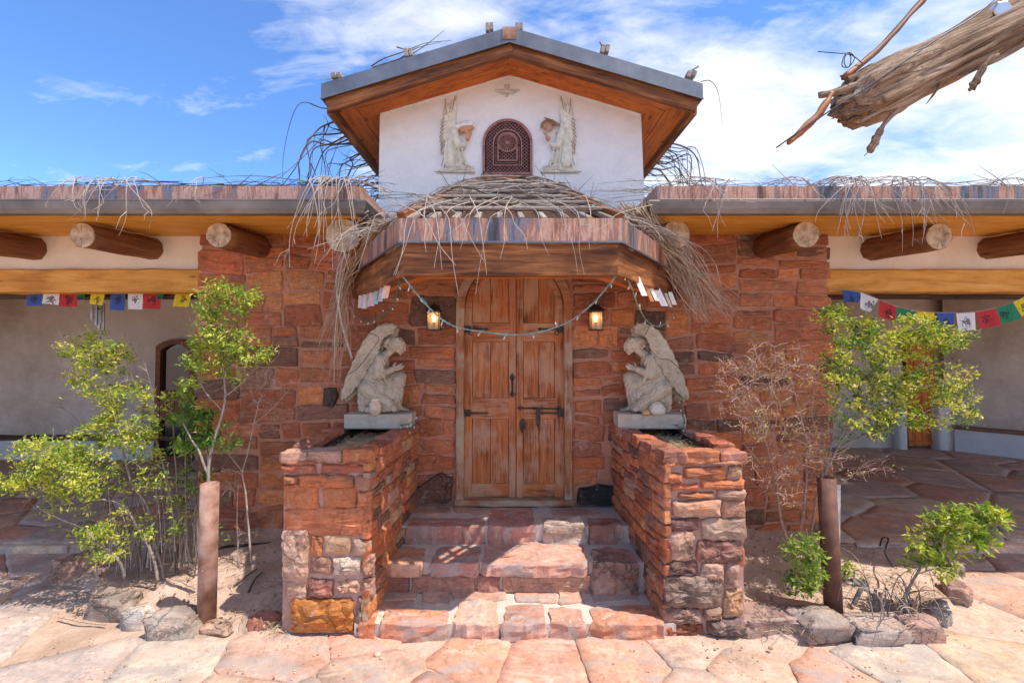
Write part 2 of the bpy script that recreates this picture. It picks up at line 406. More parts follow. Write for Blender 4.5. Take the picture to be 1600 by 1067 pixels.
def cobble(name, poly, M, thick, mat, parent, color, rough=.006, bulge=.004, seg=.06, edge=.008, jit=.004, cut=.14, base=-.03, tilt=.004, smooth=False):
    if not smooth: seg *= .75; jit *= 1.5; cut *= .75; edge = min(edge, .006)
    P = roughen(poly, seg, jit, cut)
    us = [p[0] for p in P]; vs = [p[1] for p in P]
    cx, cy = (min(us)+max(us))/2, (min(vs)+max(vs))/2; hw, hh = max(.01, (max(us)-min(us))/2), max(.01, (max(vs)-min(vs))/2)
    tu, tv = R.uniform(-tilt, tilt)/hw, R.uniform(-tilt, tilt)/hh; s0 = R.uniform(0, 90)
    hn = .016 if thick > .06 else 0
    def ringat(e, w, nz, top=True):
        fx, fy = max(.05, 1 - e/hw), max(.05, 1 - e/hh); r = []
        for x, y in P:
            X, Y = cx + (x-cx)*fx, cy + (y-cy)*fy
            W = w
            if not top and e > -1: X += hn*noise.noise(Vector((X*14, Y*14, s0+w*22))); Y += hn*noise.noise(Vector((X*14+5, Y*14, s0+w*22+9)))
            if top: W += tu*(X-cx) + tv*(Y-cy) + nz * noise.noise(Vector((X*11, Y*11, s0))) + nz*.6 * noise.noise(Vector((X*31, Y*31, s0)))
            r.append(M(X, Y, W))
        return r
    mn = min(hw, hh)
    rs = [ringat(0, base, 0, False)] + ([ringat(-.002, thick*q_, 0, False) for q_ in (.2, .45, .7)] if thick > .06 else [ringat(-.002, thick*.35, rough*.5)]) + [ ringat(.001, thick - edge, rough*.5), ringat(min(edge*.9, mn*.4), thick, rough),
          ringat(mn*.28, thick + bulge*.5, rough*1.3), ringat(mn*.52, thick + bulge*.8, rough*1.5), ringat(mn*.78, thick + bulge, rough*1.5)]
    b_ = MB(); b_.rings(rs, False, False); n = len(P); k0 = len(b_.v) - n
    b_.v.append(M(cx, cy, thick + bulge)); k1 = len(b_.v) - 1
    for i in range(n): b_.f.append((k0 + i, k0 + (i+1) % n, k1))
    return b_.build(name, mat, parent, smooth, color, origin=M(cx, cy, 0))
def split_rects(x0, y0, x1, y1, wm, hm, out, asp=2.1):
    w, h = x1-x0, y1-y0
    if (w <= wm * R.uniform(.75, 1.3)) and (h <= hm * R.uniform(.75, 1.3)): out.append((x0, y0, x1, y1)); return
    if w / h > asp * R.uniform(.75, 1.35) and w > wm*.55 or h < hm*.6:
        k = x0 + w * R.uniform(.36, .64); split_rects(x0, y0, k, y1, wm, hm, out, asp); split_rects(k, y0, x1, y1, wm, hm, out, asp)
    else:
        k = y0 + h * R.uniform(.36, .64); split_rects(x0, y0, x1, k, wm, hm, out, asp); split_rects(x0, k, x1, y1, wm, hm, out, asp)
RED = [(.44, .145, .060), (.50, .17, .07), (.41, .135, .062), (.55, .20, .08), (.37, .125, .06), (.46, .16, .078), (.49, .175, .085), (.36, .145, .085), (.42, .155, .078), (.50, .185, .09), (.27, .135, .09), (.19, .10, .068), (.56, .22, .09)]
def pick(pal, v=.1):
    c = R.choice(pal); k = R.uniform(1-v, 1+v); return tuple(min(1, x * k * R.uniform(.96, 1.04)) for x in c)
def lay_rubble(parent, M, rects, mat, pal, gap=.012, thick=(.02, .05), jit=.01, skip=None, warp=.022, sgn=1, **kw):
    for (x0, y0, x1, y1) in rects:
        if skip and skip((x0+x1)/2, (y0+y1)/2, x0, y0, x1, y1): continue
        g = gap * R.uniform(.5, 1.3)
        q = []
        for (x, y) in ((x0+g, y0+g), (x1-g, y0+g), (x1-g, y1-g), (x0+g, y1-g)):
            wx = warp * noise.noise(Vector((x*2.1, y*2.1, 3))); wy = warp * 1.3 * noise.noise(Vector((x*2.3, y*2.3, 9)))
            q.append((x + wx + R.uniform(-jit, jit)*.7, y + wy + R.uniform(-jit, jit)))
        if R.random() < .35:                          # a fifth corner
            a, c_ = q[2], q[3]; q.insert(3, ((a[0]+c_[0])/2 + R.uniform(-.03, .03), (a[1]+c_[1])/2 + R.uniform(0, .018)))
        cobble('stone', q, M, R.uniform(*thick), mat, parent, pick(pal), **kw)
def clip(poly, nx, ny, d):
    """keep the side n.p <= d"""
    out = []
    for i in range(len(poly)):
        a, b_ = poly[i], poly[(i+1) % len(poly)]; da = nx*a[0]+ny*a[1]-d; db = nx*b_[0]+ny*b_[1]-d
        if da <= 0: out.append(a)
        if (da < 0 < db) or (db < 0 < da):
            f = da / (da-db); out.append((a[0]+(b_[0]-a[0])*f, a[1]+(b_[1]-a[1])*f))
    return out
def voronoi(pts, x0, y0, x1, y1, gap, sx=1.0):
    cells = []
    for i, p in enumerate(pts):
        poly = [(x0, y0), (x1, y0), (x1, y1), (x0, y1)]
        for j, q in enumerate(pts):
            if i == j: continue
            dx, dy = q[0]-p[0], q[1]-p[1]; L = hypot(dx, dy)
            if L > 2.2: continue
            nx, ny = dx/L, dy/L
            poly = clip(poly, nx, ny, nx*p[0]+ny*p[1] + L/2 - gap*R.uniform(.3, 1.2))
            if len(poly) < 3: break
        if len(poly) >= 3: cells.append(poly)
    return cells
def scatter(x0, y0, x1, y1, r, tries=4000, keep=None):
    pts = []
    for _ in range(tries):
        p = (R.uniform(x0, x1), R.uniform(y0, y1))
        rr = r(p) if callable(r) else r
        if all(hypot(p[0]-q[0], p[1]-q[1]) > rr for q in pts) and (keep is None or keep(p)): pts.append(p)
    return pts
# ------------------------------------------------------------------ ground
g = MB(); g.grid(260, 90, lambda a, c: (-6.5 + 13*a, 1.2 + 3.2*c, -.004 + .010*noise.noise(Vector((a*40, c*10, 0))) + .007*noise.noise(Vector((a*130, c*36, 5))))) 
ground = g.build('ground', SAND, smooth=True, origin=(0, 0, 0)); kind(ground, 'structure')
far = MB(); far.add([(-300, -300, -.03), (300, -300, -.03), (300, 300, -.03), (-300, 300, -.03)], [(0, 1, 2, 3)])
kind(far.build('terrain', SAND, origin=(0, 0, -.03)), 'structure')
LB = [(-1.40, 2.80), (-1.75, 2.84), (-2.15, 2.86), (-2.45, 2.93), (-2.75, 3.06), (-3.10, 3.28), (-3.5, 3.6), (-3.75, 4.02), (-1.3, 4.02)]
RB = [(1.40, 2.80), (1.9, 2.74), (2.4, 2.76), (2.75, 2.9), (3.05, 3.1), (3.35, 3.4), (3.5, 3.75), (3.45, 4.02), (1.3, 4.02)]
def bedf(x): k = max(0, min(1, (2.95 - abs(x))/.6)); return k*k*(3-2*k)
def bed(name, poly):
    b = MB(); x0, x1 = min(p[0] for p in poly)-.06, max(p[0] for p in poly)+.06
    def fn(a, c):
        x, y = x0 + (x1-x0)*a, 2.66 + 1.38*c
        d = edge_dist((x, y), poly); d = d if inside((x, y), poly) else -d
        if y > 3.7: d = max(d, -.02 + (.3 if x0+.25 < x < x1-.25 else 0))
        s = max(0, min(1, (d + .02) / .14)); s = s*s*(3-2*s)
        z = -.03 + s * (.085 + .17 * bedf(x) * max(0, (y - 2.95)/.95)**1.3)
        return (x, y, z + .018*s*noise.noise(Vector((x*5, y*5, 1))) + .01*s*noise.noise(Vector((x*19, y*19, 4))))
    b.grid(70, 46, fn); o = b.build(name, SAND, smooth=True, origin=((x0+x1)/2, 3.3, 0)); kind(o, 'structure'); return fn
bed('soil', LB); bed('soil', RB)
def bedz(x, y):
    for poly in (LB, RB):
        if inside((x, y), poly): return .055 + .17 * bedf(x) * max(0, (y-2.95)/.95)**1.3
    return .0
FLAGC = [(.54, .36, .27), (.50, .31, .23), (.56, .29, .20), (.50, .40, .33), (.45, .36, .30), (.56, .40, .31), (.54, .27, .18), (.55, .38, .28)]
def keepf(p): return True
pts = scatter(-5.2, 1.6, 5.2, 3.98, lambda p: .36 if abs(p[0]) < 2.2 and p[1] < 2.9 else .52, 5000)
for poly in voronoi(pts, -5.4, 1.3, 5.4, 3.99, .005):
    cx = sum(p[0] for p in poly)/len(poly); cy = sum(p[1] for p in poly)/len(poly)
    if inside((cx, cy), LB) or inside((cx, cy), RB) or (abs(cx) < 1.45 and cy > 2.95): continue
    if abs(cx) > 1.25*cy + .5: continue
    pal = FLAGC if cx > -1.0 else FLAGC[:1] + FLAGC[3:6] + FLAGC[:2]
    if abs(cx) < .9: pal = [FLAGC[2], FLAGC[6], FLAGC[1], FLAGC[5]]
    cobble('flagstone', poly, lambda u_, v_, w: Vector((u_, v_, w)), .012, FLAG, ground, pick(pal, .08), smooth=True, rough=.004, bulge=.004, seg=.07, edge=.006, jit=.009, cut=.14, tilt=.003)
# raised patio slabs under the two porticos
PATC = [(.56, .35, .25), (.52, .31, .21), (.50, .36, .28), (.60, .38, .26), (.56, .40, .30), (.54, .28, .18), (.47, .35, .28)]
for x0, x1 in ((-9.5, -2.45), (2.5, 9.5)):
    b = MB(); b.box2((x0, 4.0, -.05), (x1, 9.2, .085)); fl = b.build('patio_floor', MORTAR_PALE); kind(fl, 'structure')
    pts = scatter(x0, 4.0, x1, 8.0, lambda p: .40 + .08*(p[1]-4), 2600)
    for poly in voronoi(pts, x0, 3.97, x1, 8.2, .004):
        cx = sum(p[0] for p in poly)/len(poly); cy = sum(p[1] for p in poly)/len(poly)
        if abs(cx) > 1.2*cy + .4: continue
        cobble('flagstone', poly, lambda u_, v_, w: Vector((u_, v_,   .085+w)), .006, FLAG, fl, pick(PATC, .06), smooth=True, rough=.003, bulge=.002, seg=.12, edge=.006, jit=.008, cut=.12, tilt=.002)
    ex = x0
    while ex < x1:                                  # edging stones
        w = R.uniform(.35, .8); x2 = min(x1, ex + w)
        if abs((ex+x2)/2) < 5.4:
            cobble('edging_stone', [(ex+.005, 3.90+R.uniform(0, .02)), (x2-.005, 3.90+R.uniform(0, .02)), (x2-.005, 4.02), (ex+.005, 4.02)], lambda u_, v_, w_: Vector((u_, v_, w_)), .075, FLAG, fl, pick(PATC), base=-.02, rough=.006, edge=.01)
        ex = x2

# ------------------------------------------------------------------ the chapel: stone front
WY = 3.9
chapel = thing('stone_chapel', 'red sandstone chapel front with white plastered gable tower and arched wooden door', 'chapel', (0, 3.9, 0))
DX0, DX1, DCX = -.463, .50, .0185; DR = (DX1-DX0)/2; SPR = 2.09; DZ0 = .43
b = MB(); b.box2((-2.67, WY, -.1), (DX0, 4.35, 2.78)); b.box2((DX1, WY, -.1), (2.71, 4.35, 2.78)); b.box2((DX0, WY, -.1), (DX1, 4.35, DZ0))
arc = [(DCX - DR*cos(pi*k/20), SPR + DR*sin(pi*k/20)) for k in range(21)]
for k in range(20):
    a, c_ = arc[k], arc[k+1]
    b.add([(a[0], WY, a[1]), (c_[0], WY, c_[1]), (c_[0], WY, 2.78), (a[0], WY, 2.78), (a[0], 4.35, a[1]), (c_[0], 4.35, c_[1]), (c_[0], 4.35, 2.78), (a[0], 4.35, 2.78)],
          [(0, 1, 2, 3), (4, 7, 6, 5), (0, 4, 5, 1)])
b.build('wall', MORTAR, chapel)
MW = lambda u_, v_, w: Vector((u_, WY - w, v_))
rects = []
split_rects(-2.70, .06, DX0-.01, 2.76, .50, .19, rects); split_rects(DX1+.01, .06, 2.74, 2.76, .50, .19, rects)
special = [((-.74, .44), (-.62, .44), (-.50, .60), (-.55, .66), (-.80, .56), (.035, .03, .03)),]
def skipw(cx, cy, x0, y0, x1, y1):
    if abs(cx) < 1.40 and abs(cx) > .80 and y1 < 1.06: return True
    if abs(cx) < .9 and y1 < .47: return True
    if -.85 < cx < -.50 and .4 < cy < .58: return True
    if .52 < cx < .88 and .4 < cy < .60: return True
    return False
lay_rubble(chapel, MW, rects, STONE, RED, gap=.012, thick=(.003, .020), jit=.013, skip=skipw, rough=.010, warp=.04)
for q, c_, m_ in ((((-.83, .455), (-.52, .455), (-.50, .66), (-.60, .70), (-.84, .55)), (.17, .085, .06), ROCK), (((.55, .44), (.86, .44), (.87, .59), (.74, .60), (.56, .56)), (.035, .033, .035), ROCK),
               (((-1.61, 1.27), (-1.52, 1.25), (-1.48, 1.34), (-1.50, 1.42), (-1.60, 1.41)), (.09, .065, .055), STONE)):
    cobble('stone', list(q), MW, .06 if c_[0] != .09 else .035, m_, chapel, c_, rough=.016)
# ---- arched double door
door = MB()
P = [(DX0, DZ0)] + arc + [(DX1, DZ0)]
door.prism([(x, z) for x, z in P], lambda u_, v_, w: Vector((u_, 3.965 + w, v_)), 0, .04)
door = door.build('door', WOOD_DARK, chapel)
def dux(u_): return at(690 + u_/2.807, 600, 3.92).x
def dvz(v_): return at(800, 420 + v_/2.807, 3.92).z
FW = .058
def ringprism(r0, r1, y0, y1, a0=0, a1=pi, n=18):
    b = MB(); vs = []
    for k in range(n+1):
        a = a0 + (a1-a0)*k/n
        for r in (r0, r1):
            for y in (y0, y1): vs.append((DCX - r*cos(a), y, SPR + r*sin(a)))
    fs = []
    for k in range(n):
        o = 4*k; fs += [(o, o+4, o+6, o+2), (o+1, o+3, o+7, o+5), (o, o+1, o+5, o+4), (o+2, o+6, o+7, o+3)]
    fs += [(0, 2, 3, 1), (4*n, 4*n+1, 4*n+3, 4*n+2)]
    return b.add(vs, fs)
ringprism(DR-FW, DR+.012, 3.852, 3.96).build('frame_arch', WOOD_FRAME, door)
beam('jamb', (DX0+FW/2-.006, 3.906, DZ0+.05), (DX0+FW/2-.006, 3.906, SPR), .108, FW+.012, WOOD_FRAME, door, up=(1, 0, 0), rough=.004, seg=14)
beam('jamb', (DX1-FW/2+.006, 3.906, DZ0+.05), (DX1-FW/2+.006, 3.906, SPR), .108, FW+.012, WOOD_FRAME, door, up=(1, 0, 0), rough=.004, seg=14)
beam('sill', (DX0-.015, 3.90, DZ0+.027), (DX1+.015, 3.90, DZ0+.027), .14, .05, WOOD_FRAME, door, rough=.004, seg=10)
RI = DR - FW - .006
def archz(x, r): return SPR + sqrt(max(0, r*r - (x-DCX)**2))
def slab(name, x0, x1, z0, z1, y0, y1, mat, r=None, color=None):
    n = 8; top = []
    for k in range(n+1):
        x = x1 + (x0-x1)*k/n; top.append((x, min(z1, archz(x, r)) if r else z1))
    b = MB(); b.prism([(x0, z0), (x1, z0)] + top, lambda u_, v_, w: Vector((u_, w, v_)), y1, y0)
    # grain runs upright: the object's local X is up
    fr = Matrix(((0, 0, 1), (0, 1, 0), (1, 0, 0))).to_4x4()
    fr = Matrix((Vector((0, 0, 1)), Vector((0, 1, 0)), Vector((-1, 0, 0)))).transposed().to_4x4(); fr.translation = Vector(((x0+x1)/2, y0, z0))
    inv = fr.inverted(); b.v = [inv @ p for p in b.v]
    return b.build(name, mat, door, color=color, frame=fr)
def hslab(name, x0, x1, z0, z1, y0, y1, mat):
    return beam(name, (x0, (y0+y1)/2, (z0+z1)/2), (x1, (y0+y1)/2, (z0+z1)/2), abs(y1-y0), z1-z0, mat, door, bv=.004)
for (a, s1, s2, e) in ((97, 135, 295, 325), (328, 358, 495, 537)):
    xa, xb, xc, xd = dux(a), dux(s1), dux(s2), dux(e)
    xm = (xb+xc)/2 + (0.0)
    z_b = DZ0 + .055
    rows = [dvz(975), dvz(938), dvz(658), dvz(565), dvz(320), dvz(238), 9]
    slab('stile', xa, xb-.001, z_b, SPR if a < 200 else 9, 3.905, 3.95, WOOD_DOOR, RI) if a > 200 else slab('stile', xa, xb-.001, z_b, 9, 3.905, 3.95, WOOD_DOOR, RI)
    slab('stile', xc+.001, xd, z_b, 9, 3.905, 3.95, WOOD_DOOR, RI)
    for k in (0, 2, 4): hslab('rail', xb, xc, rows[k] if k else z_b, rows[k+1], 3.9065, 3.95, WOOD_DOOR)
    for k in (1, 3, 5):
        z0, z1 = rows[k] + .002, min(rows[k+1] - .002, 9)
        for (p0, p1) in ((xb+.003, xm-.002), (xm+.002, xc-.003)):
            slab('panel', p0, p1, z0, z1, 3.9135, 3.95, WOOD_DOOR, (RI-.03) if k == 5 else None)
ringprism(RI-.05, RI, 3.9035, 3.95).build('top_rail', WOOD_DOOR, door)
def iron(name, poly, y0=3.902, th=.006, par=door):
    return MB().prism(poly, lambda u_, v_, w: Vector((u_, w, v_)), y0, y0-th).build(name, IRON, par)
def uvp(l): return [(dux(u_), dvz(v_)) for u_, v_ in l]
def strap(uh, ut, v_, hh=9):
    s = 1 if ut > uh else -1
    o = iron('hinge', uvp([(uh, v_+hh*1.6), (uh+s*26, v_+hh*1.7), (uh+s*30, v_+4), (ut-s*16, v_+3), (ut-s*14, v_+8), (ut, v_), (ut-s*14, v_-8), (ut-s*16, v_-3), (uh+s*30, v_-4), (uh+s*26, v_-hh*1.7), (uh, v_-hh*1.6)]))
    for k in (.12, .35, .75):
        MB().sphere((dux(uh+(ut-uh)*k), 3.895, dvz(v_)), .004, 8, 6).build('nail_head', IRON, door)
    MB().tube([(dux(uh), 3.898, dvz(v_+22)), (dux(uh), 3.898, dvz(v_-22))], .007, 8).build('hinge_pin', IRON, door)
strap(101, 208, 265); strap(101, 208, 631); strap(534, 420, 265); strap(534, 430, 631)
for s, u0 in ((-1, 128), (1, 505)):                 # curled ends of the upper straps
    b = MB(); b.tube([(dux(u0 + 9*cos(a)), 3.896, dvz(265 + s*-1*0 + 16 + 9*sin(a))) for a in [k*.5 for k in range(11)]], .003, 6); b.build('hinge_curl', IRON, door)
iron('handle_plate', uvp([(310, 565), (322, 550), (314, 535), (315, 490), (322, 475), (310, 455), (298, 475), (306, 490), (307, 535), (298, 550)]))
MB().tube([(dux(310), 3.894, dvz(545)), (dux(310), 3.868, dvz(535)), (dux(310), 3.862, dvz(510)), (dux(310), 3.868, dvz(488)), (dux(310), 3.894, dvz(478))], .005, 8).build('handle', IRON, door)
MB().tube([(dux(332), 3.893, dvz(608)), (dux(520), 3.893, dvz(612))], .0065, 8).build('slide_bolt', IRON, door)
iron('bolt_tongue', uvp([(414, 605), (432, 605), (430, 680), (423, 700), (415, 680)]), 3.893)
for u_ in (345, 405, 440, 512): MB().box((dux(u_), 3.894, dvz(610)), (.012, .018, .028)).build('bolt_bracket', IRON, door)
iron('escutcheon', uvp([(340, 672), (347, 662), (355, 655), (363, 662), (369, 675), (367, 700), (358, 716), (352, 716), (342, 700)]))
MB().tube([(dux(355)+.011*cos(k*.7), 3.885, dvz(690)+.014*sin(k*.7)) for k in range(10)], .0028, 6).build('ring_pull', IRON, door)
for (u_, v_) in ((97, 190), (97, 820), (537, 835)): MB().box((dux(u_), 3.9, dvz(v_)), (.008, .02, .095)).build('hinge_knuckle', IRON, door)

# ------------------------------------------------------------------ white gable tower
pl, pk, pr = at(594, 183, WY), at(795, 119, WY), at(1001, 181, WY)
TX0, TX1, PX = pl.x, pr.x, -.02; SL = .30; ZP = pk.z
def soff(x): return ZP - SL*abs(x-PX)
b = MB()
fp = [(TX0-.008, 2.70), (TX1+.03, 2.70), (TX1+.008, 3.2), (TX1, soff(TX1)+.06), (PX, ZP+.06), (TX0, soff(TX0)+.06)]
nn = 18
b.prism([(TX0-.012, 2.55), (TX1+.04, 2.55), (TX1, soff(TX1)+.05), (PX, ZP+.05), (TX0, soff(TX0)+.05)], lambda u_, v_, w: Vector((u_, w, v_)), 7.0, WY-.006)
gable = b.build('gable_wall', STUCCO, chapel)
# uneven plaster lip under the soffit
b = MB()
for sx, x0, x1 in ((-1, PX, TX0), (1, PX, TX1)):
    pp = [(x0+(x1-x0)*k/30, WY-.006, soff(x0+(x1-x0)*k/30) - .004) for k in range(31)]
    b.tube(pp, [.010 + .006*noise.noise(Vector((k*1.3, sx, 0))) for k in range(31)], 6)
b.build('plaster_lip', STUCCO, chapel, smooth=True)
FY = 3.50
for sx in (-1, 1):
    ex = -1.49 if sx < 0 else 1.49; tx = TX0 if sx < 0 else TX1
    def X(d): return ex + (-sx)*d
    zt = at(790, 42, FY).z; zb = at(790, 66, FY).z; et = at(497, 131, FY).z; eb = at(497, 155, FY).z
    nm = Vector((0, 0, 0))
    MB().prism([(PX, zb), (ex, eb), (ex, et), (PX, zt)], lambda u_, v_, w: Vector((u_, w, v_)), FY+.012, FY).build('rake_fascia', TIN, chapel)
    MB().prism([(PX, zb-.008), (ex, eb-.008), (ex, eb+.004), (PX, zb+.004)], lambda u_, v_, w: Vector((u_, w, v_)), FY-.004, FY-.012).build('drip_edge', TIN, chapel)
    beam('rake_board', (PX - sx*.018, FY+.045+.002*sx, zb-.028+.005), (X(.03), FY+.045, eb-.028), .05, .115, WOOD_BROWN, chapel)
    # eave side
    MB().box2((ex, FY+.012, eb), (X(.012), 7.1, et)).build('eave_fascia', TIN, chapel)
    beam('eave_board', (X(.04), FY+.08, eb-.03), (X(.04), 7.0, eb-.03), .05, .11, WOOD_BROWN, chapel)
    MB().rings([[(PX, FY+.013, zt-.002), (ex, FY+.013, et-.002), (ex, 7.1, et-.002), (PX, 7.1, zt-.002)], [(PX, FY+.013, zt-.012), (ex, FY+.013, et-.012), (ex, 7.1, et-.012), (PX, 7.1, zt-.012)]]).build('roof', TIN, chapel)
    # soffit boards, mitred at the corner
    ix = X(.06); fy = FY + .072; yw = WY
    def sb(poly):
        up = Vector((0, 0, 1))
        q0 = [Vector((x, y, soff(x)+.001)) for x, y in poly]; q1 = [p + Vector((0, 0, .02)) for p in q0]
        along_y = abs(poly[0][1]-poly[1][1]) > abs(poly[0][0]-poly[1][0])
        fr = Matrix.Rotation(pi/2 if along_y else 0, 4, 'Z'); fr.translation = q0[0]; inv = fr.inverted()
        bb = MB().rings([q1, q0]) if True else None
        bb.v = [inv @ p for p in bb.v]; bb.build('soffit_board', WOOD_ORANGE, chapel, frame=fr)
    mx, my = (ix+tx)/2, (fy+yw)/2
    sb([(PX, fy), (ix, fy), (mx-sx*.0, my-.003), (PX, my-.003)]); sb([(PX, my+.003), (mx, my+.003), (tx, yw), (PX, yw)])
    sb([(ix, fy+.004), (ix, 7.0), (mx+sx*.003, 7.0), (mx+sx*.003, my+.004)]); sb([(mx-sx*.003, my+.008), (mx-sx*.003, 7.0), (tx, 7.0), (tx, yw+.004)])
MB().box2((PX-.055, FY-.006, at(790, 62, FY).z), (PX+.055, FY-.001, at(790, 43, FY).z)).build('rusted_patch', RUST, chapel)
for (px, py, w, h, lean) in ((524, 122, 17, 7, -.3), (636, 86, 14, 9, -.2), (762, 46, 13, 9, 0), (808, 46, 13, 9, .05), (941, 80, 15, 9, .2), (1075, 119, 16, 7, .35)):
    c_ = at(px, py, FY+.05); s = FY/F
    b = MB(); Mr = Matrix.Rotation(lean, 3, 'Y')
    b.bevbox(c_, (w*s*.45, .07, h*s*1.5), .004, Mr); b.bevbox(c_ + Vector((w*s*.5, 0, .004)), (w*s*.42, .07, h*s*1.35), .004, Mr)
    b.build('roof_peg', WOOD_GREY, chapel)
for (a, c_) in (((1078, 112), (1092, 104)), ((941, 74), (937, 66)), ((524, 121), (510, 124))):
    MB().tube([at(*a, 3.54), at(*c_, 3.5)], .006, 5).build('peg_stub', WOOD_GREY, chapel)

# arched bronze grille in the gable
gx0, gx1, gzb, gzt = at(754, 230, 3.885).x, at(832, 230, 3.885).x, at(793, 274, 3.885).z, at(793, 187, 3.885).z
gc = (gx0+gx1)/2; gr = (gx1-gx0)/2; gs = gzt - gr
def archpoly(ins, n=20):
    r = gr - ins
    return [(gc - r*cos(pi*k/n), gs + r*sin(pi*k/n)) for k in range(n+1)]
def archband(i0, i1, bi0, bi1, y0, y1):
    o = [(gc-gr+i0, gzb+bi0)] + archpoly(i0) + [(gc+gr-i0, gzb+bi0)]; i = [(gc-gr+i1, gzb+bi1)] + archpoly(i1) + [(gc+gr-i1, gzb+bi1)]
    b = MB(); n = len(o)
    return b.rings([[(x, y1, z) for x, z in o], [(x, y0, z) for x, z in o], [(x, y0, z) for x, z in i], [(x, y1, z) for x, z in i]], False, False) if True else b
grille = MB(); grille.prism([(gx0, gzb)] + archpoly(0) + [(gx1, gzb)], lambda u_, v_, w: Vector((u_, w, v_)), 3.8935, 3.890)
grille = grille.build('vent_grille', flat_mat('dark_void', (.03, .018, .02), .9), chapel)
archband(0, .022, 0, .022, 3.868, 3.89).build('outer_frame', BRONZE, grille)
archband(.088, .100, .078, .088, 3.872, 3.89).build('inner_frame', BRONZE, grille)
archband(.127, .140, .117, .128, 3.868, 3.89).build('arch_moulding', BRONZE, grille)
def inreg(x, z, i, bi):
    r = gr - i
    if z < gzb+bi or abs(x-gc) > r: return False
    return z < gs or hypot(x-gc, z-gs) < r
b = MB(); st = .019
def seg_in(i0, b0, i1, b1, x, z): return inreg(x, z, i0, b0) and not inreg(x, z, i1, b1)
k = 0
z = gzb; st = .033
while z < gzt:
    x = gx0
    while x < gx1:
        for dx, dz in ((st, st*.9), (st, -st*.9)):
            xm, zm = x+dx/2, z+dz/2
            if seg_in(.020, .020, .090, .080, xm, zm) or (inreg(xm, zm, .143, .128) and hypot(xm-gc, zm-(gs+.01)) > .085):
                b.tube([(x, 3.882, z), (x+dx, 3.882, z+dz)], .0027, 4, False)
        x += st
    z += st*.9
o = b.build('lattice', BRONZE, grille); kind(o, 'stuff')
b = MB()
for k in range(60):                                  # bars of the dotted band
    pass
for k in range(-10, 40):
    f = k/30
for i0, bi in ((.105, .09),):
    path = [(gc-gr+.115, gzb+.10+q*.016) for q in range(int((gs-gzb-.10)/.016))] + [(gc-(gr-.115)*cos(a), gs+(gr-.115)*sin(a)) for a in [pi*k/16 for k in range(17)]] + [(gc+gr-.115, gzb+.10+q*.016) for q in range(int((gs-gzb-.10)/.016))] + [(gc-gr+.12+q*.016, gzb+.1025) for q in range(int((2*gr-.24)/.016)+1)]
    for (x, z) in path: b.box((x, 3.88, z), (.011, .012, .008))
kind(b.build('bead_band', BRONZE, grille), 'stuff')
rc = (gc, gs+.01)
b = MB(); b.rings([[(rc[0]+r*cos(2*pi*k/32), y, rc[1]+r*sin(2*pi*k/32)) for k in range(32)] for r, y in ((.088, 3.89), (.088, 3.866), (.074, 3.866), (.074, 3.89))], False, False); b.build('rosette_ring', BRONZE, grille)
for k in range(24):
    a = 2*pi*k/24; d = Vector((cos(a), 0, sin(a))); c0 = Vector((rc[0], 3.874, rc[1]))
    MB().tube([c0+d*.024, c0+d*.048, c0+d*.07], [.0022, .0042, .0055], 5).build('petal', BRONZE, grille)
b = MB(); b.sphere((rc[0], 3.88, rc[1]), (.024, .012, .024), 14, 8); b.build('boss', BRONZE, grille, smooth=True)

